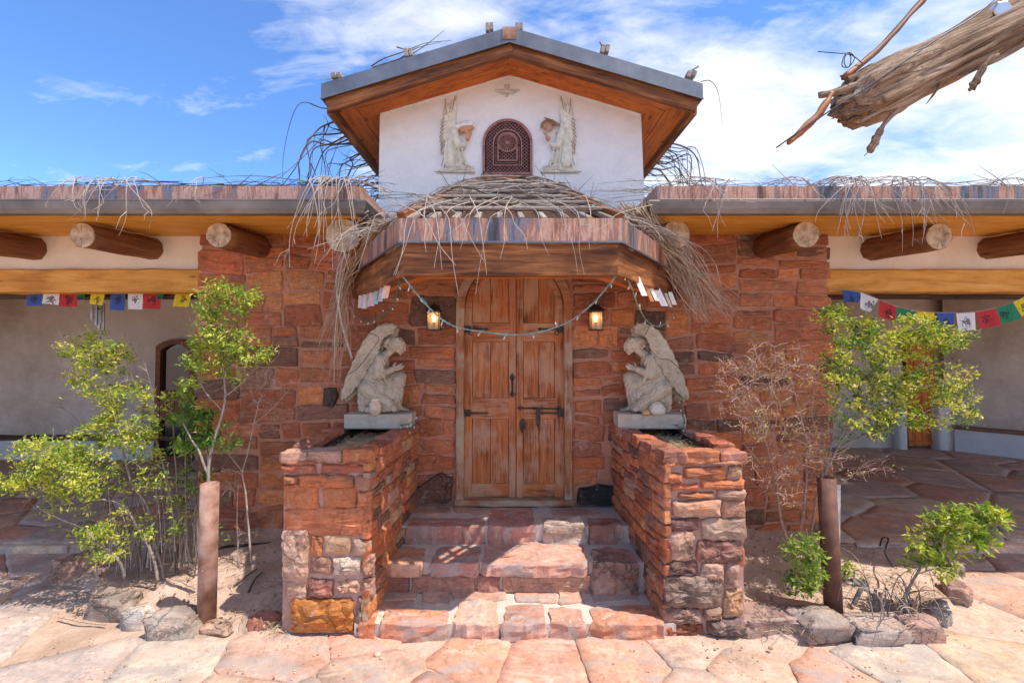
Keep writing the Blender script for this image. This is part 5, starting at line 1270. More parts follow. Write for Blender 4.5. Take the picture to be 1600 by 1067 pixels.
slips('row of small white paper slips under the right side of the canopy', [((990, 432, 2.85), 10, 30, (.80, .79, .78), -.45), ((1005, 443, 3.05), 6, 28, (.50, .22, .08), -.45), ((1013, 448, 3.15), 7, 22, (.78, .74, .72), -.5), ((1020, 450, 3.25), 12, 28, (.80, .79, .80), -.5), ((1032, 454, 3.35), 4, 24, (.12, .12, .12), -.4), ((1037, 456, 3.45), 5, 24, (.55, .52, .42), -.4), ((1043, 456, 3.5), 8, 20, (.78, .76, .72), -.4)])
# wind chime in the left portico
wc = thing('wind_chime', 'metal tube wind chime hanging behind the left prayer flags', 'wind chime', at(152, 466, 4.45))
for (x, y0, y1) in ((144, 470, 500), (151, 472, 508), (155.5, 474, 514), (162, 474, 516), (158, 470, 505)):
    MB().tube([at(x, y0, 4.45 + (x-152)*.004), at(x-.5, y1, 4.45 + (x-152)*.004)], .011, 10).build('tube', STEEL, wc)
b = MB(); b.tube([at(152, 462, 4.45), at(152, 466, 4.45)], .06, 14); b.build('top_disc', WOOD_DARK, wc)
MB().tube([at(152, 445, 4.45), at(152, 486, 4.45)], .003, 5).build('cord', IRON, wc); MB().tube([at(148, 483, 4.45), at(157, 483, 4.45)], .006, 6).build('striker', IRON, wc)

# ------------------------------------------------------------------ rusty pipes in the beds
def pipe(pb, pt, Yb, label, mat):
    B_, T_ = at(*pb, Yb), at(*pt, Yb); B_.z = bedz(B_.x, B_.y) - .06
    root = thing('steel_pipe', label, 'pipe post', (B_.x, B_.y, bedz(B_.x, B_.y)))
    r = .0535; n = 28; b = MB(); d = (T_-B_)
    o = lambda c_, rr_: [c_ + Vector((rr_*cos(2*pi*k/n), rr_*sin(2*pi*k/n), .003*noise.noise(Vector((k*.8, rr_*90, c_.x))))) for k in range(n)]
    b.rings([o(B_, r), o(B_ + d*.5, r), o(T_, r), o(T_, r-.007), o(B_ + d*.6, r-.007)], True, True); b.build('tube', mat, root, True)
    return root
pp = pipe((323, 968), (328, 755), 2.93, 'tan rusty steel pipe standing upright in the left bed', RUST)
MB().tube([at(318, 890, 2.875), at(316, 893, 2.87)], .006, 8).build('bolt', RUST, pp)
pipe((1303, 962), (1291, 745), 2.99, 'dark brown rusty steel pipe standing upright in the right bed', RUST_DARK)
# white bucket-like marker behind the right pipe
wb = thing('white_marker', 'narrow white painted board with a flat top behind the right rusty pipe', 'marker', at(1309, 800, 3.4))
c0, c1 = at(1309, 756, 3.4), at(1308, 795, 3.4)
b = MB(); b.rings([[(c1.x-.012, 3.4, c1.z-.35), (c1.x+.014, 3.4, c1.z-.35), (c1.x+.014, 3.44, c1.z-.35), (c1.x-.012, 3.44, c1.z-.35)], [(c0.x-.03, 3.4, c0.z), (c0.x+.022, 3.4, c0.z), (c0.x+.022, 3.44, c0.z), (c0.x-.03, 3.44, c0.z)]]); b.build('board', flat_mat('white_paint', (.72, .72, .72), .5), wb)
MB().bevbox((c0.x+.01, 3.41, c0.z+.016), (.10, .07, .028), .004).build('cap_board', WOOD_GREY, wb)
hose = MB().tube(smooth_path([at(338, 858, 3.5), at(360, 853, 3.6), at(400, 850, 3.7), at(441, 848, 3.75)], 6), .011, 8).build('black_hose', flat_mat('black_rubber', (.02, .02, .022), .5), None, True); tag(hose, 'black irrigation hose lying behind the left rusty pipe', 'hose')
hose = MB().tube(smooth_path([at(1375, 852, 3.65), at(1379, 840, 3.7), at(1388, 842, 3.72), at(1383, 862, 3.5), at(1395, 885, 3.2)], 6), .006, 8).build('thin_black_hose', flat_mat('black_rubber_thin', (.02, .02, .022), .5), None, True); tag(hose, 'thin dark irrigation line curling up in the right bed', 'hose')
mt = MB(); c0 = atz(1335, 912, .08); mt.bevbox((c0.x, c0.y, .085), (.16, .07, .03), .008, Matrix.Rotation(.15, 3, 'Y')); o = mt.build('grey_plate', STEEL); tag(o, 'small flat grey metal scrap lying right of the right pipe', 'metal scrap')

# ------------------------------------------------------------------ weathered log end close overhead, upper right
lg = thing('weathered_log', 'split weathered grey log end jutting in at the upper right', 'log', at(1500, 110, 1.5))
YL = 1.45
axis = [(1322, 168), (1338, 160), (1365, 148), (1400, 130), (1450, 108), (1500, 82), (1550, 52), (1600, 22), (1680, -25), (1790, -85), (1950, -160), (2300, -300)]
half = [22, 42, 47, 45, 42, 41, 41, 43, 45, 46, 46, 46]
nr = 72; rs = []
AP = [at(x, y, YL + i*.012) for i, (x, y) in enumerate(axis)]
AP2 = []; H2 = []
for i in range(len(AP)-1):
    for k in range(7):
        f = k/7; AP2.append(AP[i].lerp(AP[i+1], f)); H2.append(half[i]*(1-f)+half[i+1]*f)
for i, p in enumerate(AP2):
    d = (AP2[min(i+1, len(AP2)-1)] - AP2[max(i-1, 0)]).normalized(); up = Vector((0, 0, 1)) - d*d.z; up.normalize(); w = d.cross(up); r0 = H2[i]*YL/F
    ring_ = []
    for k in range(nr):
        a = 2*pi*k/nr; g_ = noise.noise(Vector((cos(a)*3.5, sin(a)*3.5, i*.035))); g2 = noise.noise(Vector((cos(a)*10, sin(a)*10, i*.06+7)))
        g3 = noise.noise(Vector((cos(a)*22, sin(a)*22, i*.05+70))); groove = -abs(g2)*.26 - max(0, g3)*.12; r_ = r0*(1 + .16*g_ + groove)
        off = 0.0
        if i < 3: off = (1.6*noise.noise(Vector((cos(a)*4, sin(a)*4, 3))))*.014*(3-i)
        ring_.append(p + (up*cos(a) + w*sin(a))*r_ + d*off)
    rs.append(ring_)
b = MB(); b.rings(rs); 
fr, L_ = frame_between(AP2[0], AP2[-1]); inv = fr.inverted(); b.v = [inv @ p for p in b.v]; b.build('trunk', WOOD_DRIFT, lg, True, frame=fr)
def strip(name, pts_, rads, mat=WOOD_DRIFT, n=7, flat=.45):
    P_ = smooth_path([at(*p) for p in pts_], 5); n_ = len(P_)
    rr_ = [rads[0] + (rads[-1]-rads[0])*i/(n_-1) if len(rads) == 2 else rads[min(len(rads)-1, int(i/(n_-1)*(len(rads)-1)+.5))] for i in range(n_)]
    b = MB(); b.tube(P_, [r*(1+.25*noise.noise(Vector((i*.9, r*99, 0)))) for i, r in enumerate(rr_)], n, True, .5)
    fr, L_ = frame_between(P_[0], P_[-1]); inv = fr.inverted(); b.v = [inv @ p for p in b.v]; b.v = [Vector((p.x, p.y*flat, p.z)) if flat < 1 else p for p in b.v]
    return b.build(name, mat, lg, True, frame=fr)
strip('peeling_bark', [(1440, 130, 1.44), (1410, 165, 1.43), (1385, 190, 1.42), (1373, 212, 1.41), (1365, 228, 1.41), (1350, 244, 1.41)], [.006, .007, .008, .014, .013, .001])
strip('peeling_bark', [(1345, 190, 1.42), (1400, 160, 1.41), (1460, 125, 1.42)], [.004, .007])
strip('peeling_bark', [(1560, 85, 1.44), (1545, 95, 1.43), (1535, 112, 1.42), (1524, 130, 1.42), (1514, 142, 1.42)], [.006, .008, .012, .014, .006])
strip('peeling_bark', [(1470, 130, 1.43), (1460, 146, 1.43), (1447, 163, 1.43)], [.006, .001])
strip('peeling_bark', [(1620, 55, 1.5), (1560, 92, 1.46), (1500, 118, 1.44)], [.012, .004])
strip('splinter', [(1420, 95, 1.42), (1370, 122, 1.42), (1320, 140, 1.42), (1279, 150, 1.43)], [.012, .015, .014, .010])
strip('splinter', [(1305, 158, 1.43), (1330, 152, 1.42), (1370, 140, 1.41)], [.010, .012])
strip('splinter', [(1356, 106, 1.43), (1340, 116, 1.42), (1325, 124, 1.42)], [.003, .008])
strip('splinter', [(1318, 178, 1.42), (1350, 172, 1.41), (1400, 150, 1.40)], [.008, .006])
MB().tube([at(1372+i*0, 0, 1.4) for i in range(0)] or [at(1588, 5, 1.42), at(1552, 22, 1.42)], .001, 4)
st_ = strip('crossing_stick', [(1460, -20, 1.52), (1420, 25, 1.49), (1370, 80, 1.46), (1318, 122, 1.43)], [.0085, .0105], WOOD_BROWN, 8, 1.0)
strip('crossing_stick', [(1300, 145, 1.41), (1284, 172, 1.40), (1262, 195, 1.39), (1232, 224, 1.385)], [.008, .011, .011, .007], WOOD_BROWN, 8, 1.0)
WIRE = flat_mat('dark_wire', (.03, .03, .05), .4, .6)
MB().tube(smooth_path([at(x, y, 1.38) for x, y in ((1213, 231), (1250, 205), (1305, 168), (1350, 140), (1420, 92), (1470, 58), (1520, 28), (1560, -5))], 4), .0022, 6).build('wire', WIRE, lg)
MB().tube(smooth_path([at(x, y, 1.40) for x, y in ((1428, 82), (1455, 68), (1478, 52), (1500, 38))], 4), .0013, 6).build('wire', WIRE, lg)
MB().tube(smooth_path([at(x, y, 1.43) for x, y in ((1278, 81), (1300, 83), (1318, 84), (1328, 83), (1335, 92), (1325, 106), (1319, 98), (1322, 86), (1329, 88), (1327, 104), (1316, 104), (1318, 90), (1324, 84), (1336, 90), (1348, 100))], 5), .0014, 6).build('twisted_wire', WIRE, lg)
MB().tube([at(1326, 134, 1.42), at(1316, 119, 1.42)], .0022, 7).build('nail', IRON, lg); MB().tube([at(1313, 119.5, 1.42), at(1319, 117.5, 1.42)], .0028, 6).build('nail_head', IRON, lg)
c0 = at(1563, 17, 1.45); b = MB(); dirn = (Vector((0, 0, EYE)) - c0).normalized(); fr, _ = frame_between(c0, c0 + dirn)
cc_ = Vector(c0); cc_ = at(1562, 17, YL + 7*.012 - .065)
fr, _ = frame_between(cc_, cc_ + Vector((-.25, -1, -.1)))
hx = [[fr @ Vector((x, r*cos(pi*k/3), r*sin(pi*k/3))) for k in range(6)] for x, r in ((-.02, .027), (.010, .027), (.014, .022))]
b = MB(); b.rings(hx); b.build('hex_bolt', metal_mat('galvanised_bolt', (.45, .48, .50), (.62, .65, .68), .3, .8, 20), lg)
b = MB(); b.tube([at(2300, -300, YL + .14), at(2300, -300, YL+.14) + Vector((0, 0, -.001))], .01, 5)
pt_ = at(2250, -285, YL+.12); MB().tube([(pt_.x+.0, pt_.y, -.1), (pt_.x+.03, pt_.y, 1.6), (pt_.x, pt_.y, pt_.z+.05)], [.11, .10, .09], 16, True, .2).build('post', WOOD_DRIFT, lg, True)
# ------------------------------------------------------------------ brush thatch
RB_ = random.Random(77)
def plane3(a, b, c):
    n = (b-a).cross(c-a); return lambda x, y: a.z - (n.x*(x-a.x) + n.y*(y-a.y))/n.z
PF, PL_, PR_ = plane3(F4[1], F4[2], RG[0]), plane3(F4[0], F4[1], RG[0]), plane3(F4[2], F4[3], RG[1])
foot = [(p.x, p.y) for p in F4]
def zcan(x, y): return (min(PF(x, y), PL_(x, y), PR_(x, y)) + .028) if inside((x, y), foot) else -9
def run(p, d, L, zf, g=.10, step=.05, wob=.22, off=0.0, ymax=3.86, cap=0):
    p, d = Vector(p), Vector(d).normalized(); out = [p.copy()]; n = max(3, int(L/step)); s0 = RB_.uniform(0, 99)
    for i in range(n):
        d += Vector((noise.noise(Vector((s0, i*.35, 0))), noise.noise(Vector((s0, i*.35, 5))), noise.noise(Vector((s0, i*.35, 9)))*.7))*wob*.5
        d.z -= g*(.4 + i/n); d.normalize(); q = p + d*step
        h = zf(q.x, q.y) + off
        if q.z < h: q.z = h; d = (q-p).normalized(); d.z += .02
        if q.y > ymax: q.y = ymax
        if cap and h > 0 and q.z > h + cap: q.z = h + cap; d.z = min(d.z, 0)
        if cap and h < 0: d.z -= .16; d.normalize()
        if cap and q.z < zft - .28: break
        out.append(q.copy()); p = q
    return out
def twigmb(mb, pts_, r, n=4):
    m_ = len(pts_); mb.tube(pts_, [r*(1 - .75*i/(m_-1)) for i in range(m_)], n, False)
def forks(mb, pts_, r, k=2):
    m_ = len(pts_)
    for _ in range(k):
        if m_ < 4: return
        j = RB_.randint(1, m_-2); d = (pts_[j+1]-pts_[j]).normalized(); sd = Vector((RB_.gauss(0, 1), RB_.gauss(0, 1), RB_.gauss(0, .6))); L_ = RB_.uniform(.04, .16)
        e1 = pts_[j] + (d + sd*.45).normalized()*L_*.5; e2 = e1 + (d + sd*.25).normalized()*L_*.5 + Vector((0, 0, RB_.uniform(-.03, .01)))
        mb.tube([pts_[j], e1, e2], [r*.6, r*.45, r*.2], 3, False)
def pxr(a, b): return RB_.uniform(a, b)
brush = thing('brush_thatch', 'heap of grey dry branches spread over the canopy above the door', 'brush', (0, 3.3, 2.6))
mat_ = MB()
for k in range(400):
    x, y = pxr(-.95, .95), pxr(2.62, 3.84)
    if not inside((x, y), foot): continue
    if y < 3.05 and RB_.random() < .7: continue
    if y > 3.55 and RB_.random() < .7: continue
    a = RB_.choice([0, pi]) + RB_.gauss(0, .7); 
    if x*cos(a) < 0 and RB_.random() < .45: a += pi
    off = RB_.uniform(0, .03) * (1 if y > 3 else .4)
    pts_ = run((x, y, zcan(x, y)+off), (cos(a), sin(a)*.6, .05), RB_.uniform(.2, .7), zcan, .03, .05, .65, off*.5, 3.86, RB_.uniform(.02, .07))
    rr0 = RB_.uniform(.0022, .0055); twigmb(mat_, pts_, rr0); forks(mat_, pts_, rr0, 2)
kind(mat_.build('brush_mat', TWIG_GREY, brush), 'stuff')
hang = 0
for (px, py2, sl) in ((640, 470, .1), (652, 440, -.3), (664, 425, .25), (672, 432, .1), (690, 500, .2), (700, 430, -.1), (713, 420, .4), (722, 400, -.2), (762, 470, .15), (768, 500, -.15), (778, 415, .1), (800, 400, .05), (845, 410, .25), (862, 370, .3), (880, 440, .35), (905, 470, .4), (930, 400, .2), (950, 380, -.5), (610, 430, -.1), (655, 405, .2), (740, 380, -.3), (892, 365, .3), (968, 372, .3)):
    x0 = at(px, 340, 2.48).x; y0 = pxr(2.7, 3.0)
    sl += RB_.gauss(0, .22); x0 += RB_.gauss(0, .03)
    P0 = Vector((x0 - sl*.5, y0, zcan(x0, y0)+.03)); z_end = at(px, py2 - (40 if py2 > 460 else 10), 2.42).z
    P2 = Vector((x0 - sl*.05, 2.47, zft+.015+RB_.uniform(0, .04))); P3 = Vector((x0 + sl*.06, 2.43, zft-.05)); P5 = Vector((x0 + sl*.28 + pxr(-.03, .03), 2.41, z_end))
    P4 = P3.lerp(P5, .5) + Vector((pxr(-.02, .02), -.01, 0))
    RBr = RB_.uniform(.002, .0036); pts_ = smooth_path([P0, P2, P3, P4, P5], 5); b = MB(); m_ = len(pts_); b.tube(pts_, [RBr*(1-.6*i/(m_-1)) for i in range(m_)], 5, False); b.build('twig', TWIG_PALE, brush)
for k in range(20):                                   # longer limbs arching over the top
    x = pxr(-.7, .7); y = pxr(3.0, 3.7); sx = 1 if x > 0 else -1
    if k % 3 == 0: sx = -sx
    pts_ = run((x, y, zcan(x, y)+.06), (sx, RB_.uniform(-.5, .0), RB_.uniform(-.1, .1)), RB_.uniform(.6, 1.1), zcan, .05, .06, .25, .02, 3.86, .05)
    b = MB(); twigmb(b, pts_, RB_.uniform(.005, .009), 6); forks(b, pts_, .006, 4); b.build('branch', TWIG_GREY if k % 4 else TWIG_DARK, brush)
for k in range(16):                                   # loose ends sticking up
    x = pxr(-.75, .85) if k % 2 else pxr(.25, .6); y = pxr(3.3, 3.8); z = zcan(x, y)
    pts_ = run((x, y, z+.04), (RB_.uniform(-.8, .8), -.2, RB_.uniform(.6, 1.4)), RB_.uniform(.12, .26), zcan, .03, .04, .25)
    b = MB(); twigmb(b, pts_, .004, 4); b.build('branch', TWIG_DARK, brush)
arch_ = smooth_path([Vector((-.95, 3.5, 2.72)), Vector((-.55, 3.6, 2.9)), Vector((-.25, 3.7, 3.07)), Vector((.1, 3.72, 3.11)), Vector((.5, 3.68, 3.0)), Vector((.8, 3.6, 2.84))], 6)
b = MB(); twigmb(b, arch_, .009, 6); b.build('branch', TWIG_DARK, brush)
# sprays hanging off both ends
def spray(label, n, gen, mat, parts=14, nm='hanging_brush', r=(.0018, .0036), loc=None):
    paths = [gen(i) for i in range(n)]; root = thing(nm, label, 'brush', loc or paths[0][0])
    m_ = MB()
    for i, p in enumerate(paths):
        if i < parts: b = MB(); twigmb(b, p, r[1]*1.5, 5); forks(b, p, r[1]*1.5, 3); b.build('twig', mat, root)
        else: twigmb(m_, p, RB_.uniform(*r), 4); forks(m_, p, r[1], 1)
    if n > parts: kind(m_.build('fine_twigs', mat, root), 'stuff')
    return root
def sp_path(S, T, E, sj, tj, ej, n=6):
    j = lambda v_, k: v_ + Vector((RB_.gauss(0, k), RB_.gauss(0, k), RB_.gauss(0, k)))
    return smooth_path([j(S, sj), j(S.lerp(T, .55), (sj+tj)/2), j(T, tj), j(T.lerp(E, .5), (tj+ej)/2), j(E, ej)], n)
def lsp(i):
    S = at(615 - pxr(0, 30), 345 + pxr(-4, 8), 3.1); T = at(543 - pxr(0, 10), 430 + pxr(-8, 16), 3.6); f = RB_.random(); E = at(548 - 58*f + pxr(-8, 8), 560 + 20*f + pxr(-50, 30), pxr(3.55, 3.8)); return sp_path(S, T, E, .02, .02, .035)
spray('tan brush hanging off the left end of the canopy', 55, lsp, TWIG_TAN, 16)
def rsp(i):
    S = at(985 + pxr(-20, 25), 335 + pxr(-14, 10), 3.05); T = at(1055 + pxr(-18, 18), 400 + pxr(-14, 18), 3.4); f = RB_.random()
    E = at(1075 + 85*f + pxr(-8, 8), 505 - 15*abs(f-.3) + pxr(-26, 8), pxr(3.5, 3.75)); return sp_path(S, T, E, .02, .028, .03)
spray('thick tan brush hanging off the right end of the canopy', 165, rsp, twig_mat('tan_grey_brush', (.26, .18, .12), (.46, .34, .25), (.66, .54, .43)), 24)
for (a, c_, e, r) in (((560, 380, 3.2), (528, 420, 3.4), (550, 560, 3.5), .008), ((590, 350, 3.0), (545, 400, 3.3), (522, 600, 3.5), .004), ((575, 330, 3.0), (560, 345, 3.2), (527, 470, 3.5), .006)):
    pts_ = smooth_path([at(*a), at(*c_), at((c_[0]+e[0])/2-8, (c_[1]+e[1])/2, c_[2]), at(*e)], 6); b = MB(); b.tube(pts_, r, 6); o = b.build('hanging_branch', TWIG_PALE); tag(o, 'single pale curved branch drooping past the left canopy end' if r < .005 else ('thick grey branch stub hanging left of the canopy' if r > .007 else 'pale branch bending over the left gutter end by the canopy'), 'branch')
# along the low roofs
zrt = at(800, 291, 3.12).z
def rooftop(s, label, clumps):
    root = thing('roof_brush', label, 'brush', (s*3, 3.3, zrt)); m_ = MB()
    zf = lambda x, y: zrt + .008 if y > 3.115 else -9
    for k in range(260):
        x = s*pxr(1.05, 6.5); y = pxr(3.14, 3.5); a = RB_.choice([0, pi]) + RB_.gauss(0, .16)
        if abs(noise.noise(Vector((x*1.1, s, 0)))) < .12 and RB_.random() < .7: continue
        pts_ = run((x, y, zrt+.02+RB_.uniform(0, .035)), (cos(a), sin(a)*.3, RB_.uniform(-.02, .12)), RB_.uniform(.25, .9), zf, .03, .07, .2); twigmb(m_, pts_, RB_.uniform(.002, .0045)); forks(m_, pts_, .004, 2)

    for k in range(26):
        x = s*pxr(1.05, 5.5); a = RB_.choice([.3, pi-.3]); pts_ = run((x, 3.2, zrt+.02), (cos(a), 0, RB_.uniform(.2, .9)), RB_.uniform(.12, .35), zf, .02, .05, .25); twigmb(m_, pts_, .0036)
    kind(m_.build('brush_mat', TWIG_DARK if s < 0 else TWIG_GREY, root), 'stuff')
    for (px, n, lo, hi, w) in clumps:
        for k in range(n):
            xs = at(px, 285, 3.12).x + RB_.gauss(0, w*.3); sx = RB_.choice([-1, 1])*abs(RB_.gauss(.06, .10)); hl = pxr(lo, hi)
            P0 = Vector((xs + pxr(-.25, .25), pxr(3.2, 3.4), zrt+.03)); P1 = Vector((xs, 3.10, zrt+.035+pxr(0, .03))); P2 = Vector((xs+sx*.5, 3.015, zrt-.06)); P3 = Vector((xs+sx, 3.0, zrt-.12-hl*.5)); P4 = Vector((xs+sx*1.2+pxr(-.05, .05), 2.99, zrt-.12-hl))
            pts_ = smooth_path([P0, P1, P2, P3, P4], 5); b = MB(); twigmb(b, pts_, RB_.uniform(.0028, .0045), 5); forks(b, pts_, .004, 2); b.build('twig', TWIG_PALE, root)
rooftop(-1, 'dark dry twigs lying along the left low roof edge with pale ends drooping over', ((130, 3, .02, .12, .1), (165, 5, .0, .1, .4), (212, 5, .05, .3, .3), (320, 2, .0, .08, .1), (512, 15, .1, .5, .22), (552, 4, .05, .3, .2)))
rooftop(1, 'grey dry twigs lying along the right low roof edge with pale ends drooping over', ((1112, 6, .02, .2, .3), (1325, 15, .08, .3, .25), (1400, 8, .05, .35, .25), (1440, 6, .08, .3, .25), (1590, 5, .0, .06, .3), (1240, 3, .0, .05, .3)))
# on and behind the tower roof
def tsl(i):
    y = pxr(3.7, 6.2); S = Vector((-1.42, y, 3.71)); T = Vector((-1.60 - pxr(0, .25), y - pxr(0, .2), 3.62 + pxr(-.08, .08))); E = Vector((-1.72 - pxr(-.1, .38), y - pxr(0, .4), pxr(2.85, 3.05))); return sp_path(S, T, E, .02, .04, .05)
spray('black brush drooping behind the left eave of the gable tower', 46, tsl, TWIG_DARK, 20, r=(.003, .006))
def tsr(i):
    y = pxr(4.1, 6.5); S = Vector((1.42, y, 3.71)); T = Vector((1.58 + pxr(0, .22), y - pxr(0, .2), 3.56 + pxr(-.08, .08))); E = Vector((1.66 + pxr(-.1, .55), y - pxr(0, .4), pxr(2.85, 3.0))); return sp_path(S, T, E, .02, .04, .04)
spray('black brush drooping behind the right eave of the gable tower', 62, tsr, TWIG_DARK, 20, r=(.003, .006))
tb = thing('roof_branches', 'few dark branches caught on the left slope of the tower roof', 'branch', at(640, 80, 3.55))
for pl_ in ([(580, 104), (600, 92), (635, 80), (665, 68), (705, 64)], [(582, 106), (615, 96), (645, 84), (672, 66), (694, 48)], [(595, 102), (625, 92), (650, 76), (690, 66)], [(620, 74), (632, 78), (650, 86)], [(600, 100), (640, 96), (668, 80)]):
    b = MB(); twigmb(b, smooth_path([at(x, y, 3.54) for x, y in pl_], 5), .006, 5); b.build('branch', TWIG_DARK, tb)
b = MB(); twigmb(b, smooth_path([at(1095, 128, 3.6), at(1110, 127, 3.6), at(1122, 145, 3.6), at(1129, 195, 3.6)], 5), .004, 5); tag(b.build('stray_twig', TWIG_DARK), 'thin dark twig curling off the right corner of the tower roof', 'twig')

# ------------------------------------------------------------------ shrubs
RS = random.Random(23)
def leaf(mb, p, d, L, w):
    d = d.normalized(); n = Vector((RS.gauss(0, .6), RS.gauss(-.25, .6), RS.gauss(.7, .5))); sd = d.cross(n)
    if sd.length < .05: sd = d.orthogonal()
    sd.normalize(); up = sd.cross(d)
    b = len(mb.v); q = p + d*L*.45
    mb.v += [p, q + sd*w/2 + up*w*.18, p + d*L - up*L*.1, q - sd*w/2 + up*w*.18]; mb.f += [(b, b+1, b+2), (b, b+2, b+3)]
def shrub(name, label, cat, base, stems, blobs, leafm, barkm, L=(.02, .034), r0=.012, tipr=.0011, group=None, root=None, pink=0.0, seed=0, tseg=.05, wobble=.035):
    """stems: px polylines with depth; blobs: (px, py, rx, ry, Y, dY, tips, leaves per tip)"""
    RS.seed(seed + 5); root = root or thing(name, label, cat, base, group)
    wood = MB(); nodes = []; rad = []
    for st, ra, rb in stems:
        P_ = smooth_path([at(*p) for p in st], 6); P_ = [p + noise.noise_vector(p*6)*.012 for p in P_]
        m_ = len(P_); rr_ = [.8*(ra + (rb-ra)*i/(m_-1)) for i in range(m_)]; b = MB(); b.tube(P_, rr_, 7, True, .15); b.build('stem', barkm, root, True)
        nodes += P_; rad += rr_
    tips = []
    for (px, py, rx, ry, Y, dY, nt_, nl) in blobs:
        for k in range(nt_):
            a = RS.uniform(0, 2*pi); r_ = sqrt(RS.uniform(.02, 1.0)); tips.append((at(px + rx*r_*cos(a), py + ry*r_*sin(a), Y + RS.uniform(-dY, dY)), nl))
    N = np.array([tuple(p) for p in nodes]); lv = {m_: MB() for m_ in leafm}; pk = MB()
    def near(p):
        dd = np.linalg.norm(N - np.array(tuple(p)), axis=1); pen = np.maximum(0, N[:, 2] - p.z + .02)*2.0; return int(np.argmin(dd + pen))
    tips.sort(key=lambda t_: float(np.min(np.linalg.norm(N - np.array(tuple(t_[0])), axis=1))))
    for p, nl in tips:
        i = near(p); q = Vector(N[i]); L_ = (p-q).length
        if L_ < .01: continue
        n_ = max(3, int(L_/tseg)); side_ = Vector((RS.uniform(-1, 1), RS.uniform(-1, 1), RS.uniform(-.3, .8)))*L_*.16
        path = [q.lerp(p, f) + side_*sin(pi*f) + Vector((RS.gauss(0, 1), RS.gauss(0, 1), RS.gauss(0, 1)))*wobble*.22*(1 if 0 < f < 1 else 0) for f in [j/n_ for j in range(n_+1)]]
        rs_ = min(rad[i]*.7, .0045); wood.tube(path, [rs_ + (tipr-rs_)*j/n_ for j in range(n_+1)], 4, False)
        N = np.vstack([N, np.array([tuple(v_) for v_ in path[1:]])]); rad += [rs_ + (tipr-rs_)*j/n_ for j in range(1, n_+1)]
        d = (path[-1]-path[-2]).normalized()
        mm_ = leafm[0] if RS.random() < .72 else leafm[-1]
        for k in range(int(nl*1.6)):                           # side twiglets with leaves
            f = 1 - RS.random()**1.3*.62; j = min(n_-1, int(f*n_)); c_ = path[j].lerp(path[j+1], f*n_-j)
            c_ = c_ + Vector((RS.gauss(0, 1), RS.gauss(0, 1), RS.gauss(0, .8)))*.022
            dd = (d*.5 + Vector((RS.gauss(0, 1), RS.gauss(0, 1), RS.gauss(0, .8)))).normalized(); LL = RS.uniform(L[0]*.6, L[1]*1.1)
            leaf(lv[mm_], c_, dd, LL, LL*RS.uniform(.30, .50))
        if pink and RS.random() < pink:
            for k in range(7):
                c_ = path[-1] + d*RS.uniform(-.05, .05) + Vector((RS.gauss(0, 1), RS.gauss(0, 1), RS.gauss(0, 1)))*.008; leaf(pk, c_, d, .012, .008)
        if nl < 4:
            for k in range(3):
                j = RS.randint(1, n_-1) if n_ > 1 else 1; dd = (d + Vector((RS.gauss(0, 1), RS.gauss(0, 1), RS.gauss(0, 1)))*.8).normalized(); e_ = path[j] + dd*RS.uniform(.03, .1)
                wood.tube([path[j], path[j].lerp(e_, .5) + Vector((0, 0, .006)), e_], [tipr*1.3, tipr, tipr*.6], 3, False)
    kind(wood.build('twigs', barkm, root), 'stuff')
    for m_, mb in lv.items():
        if mb.f: kind(mb.build('foliage', m_, root), 'stuff')
    if pk.f: kind(pk.build('seed_heads', LEAF_PINK, root), 'stuff')
    return root
def bz(px, py): return None
Yb = 3.3
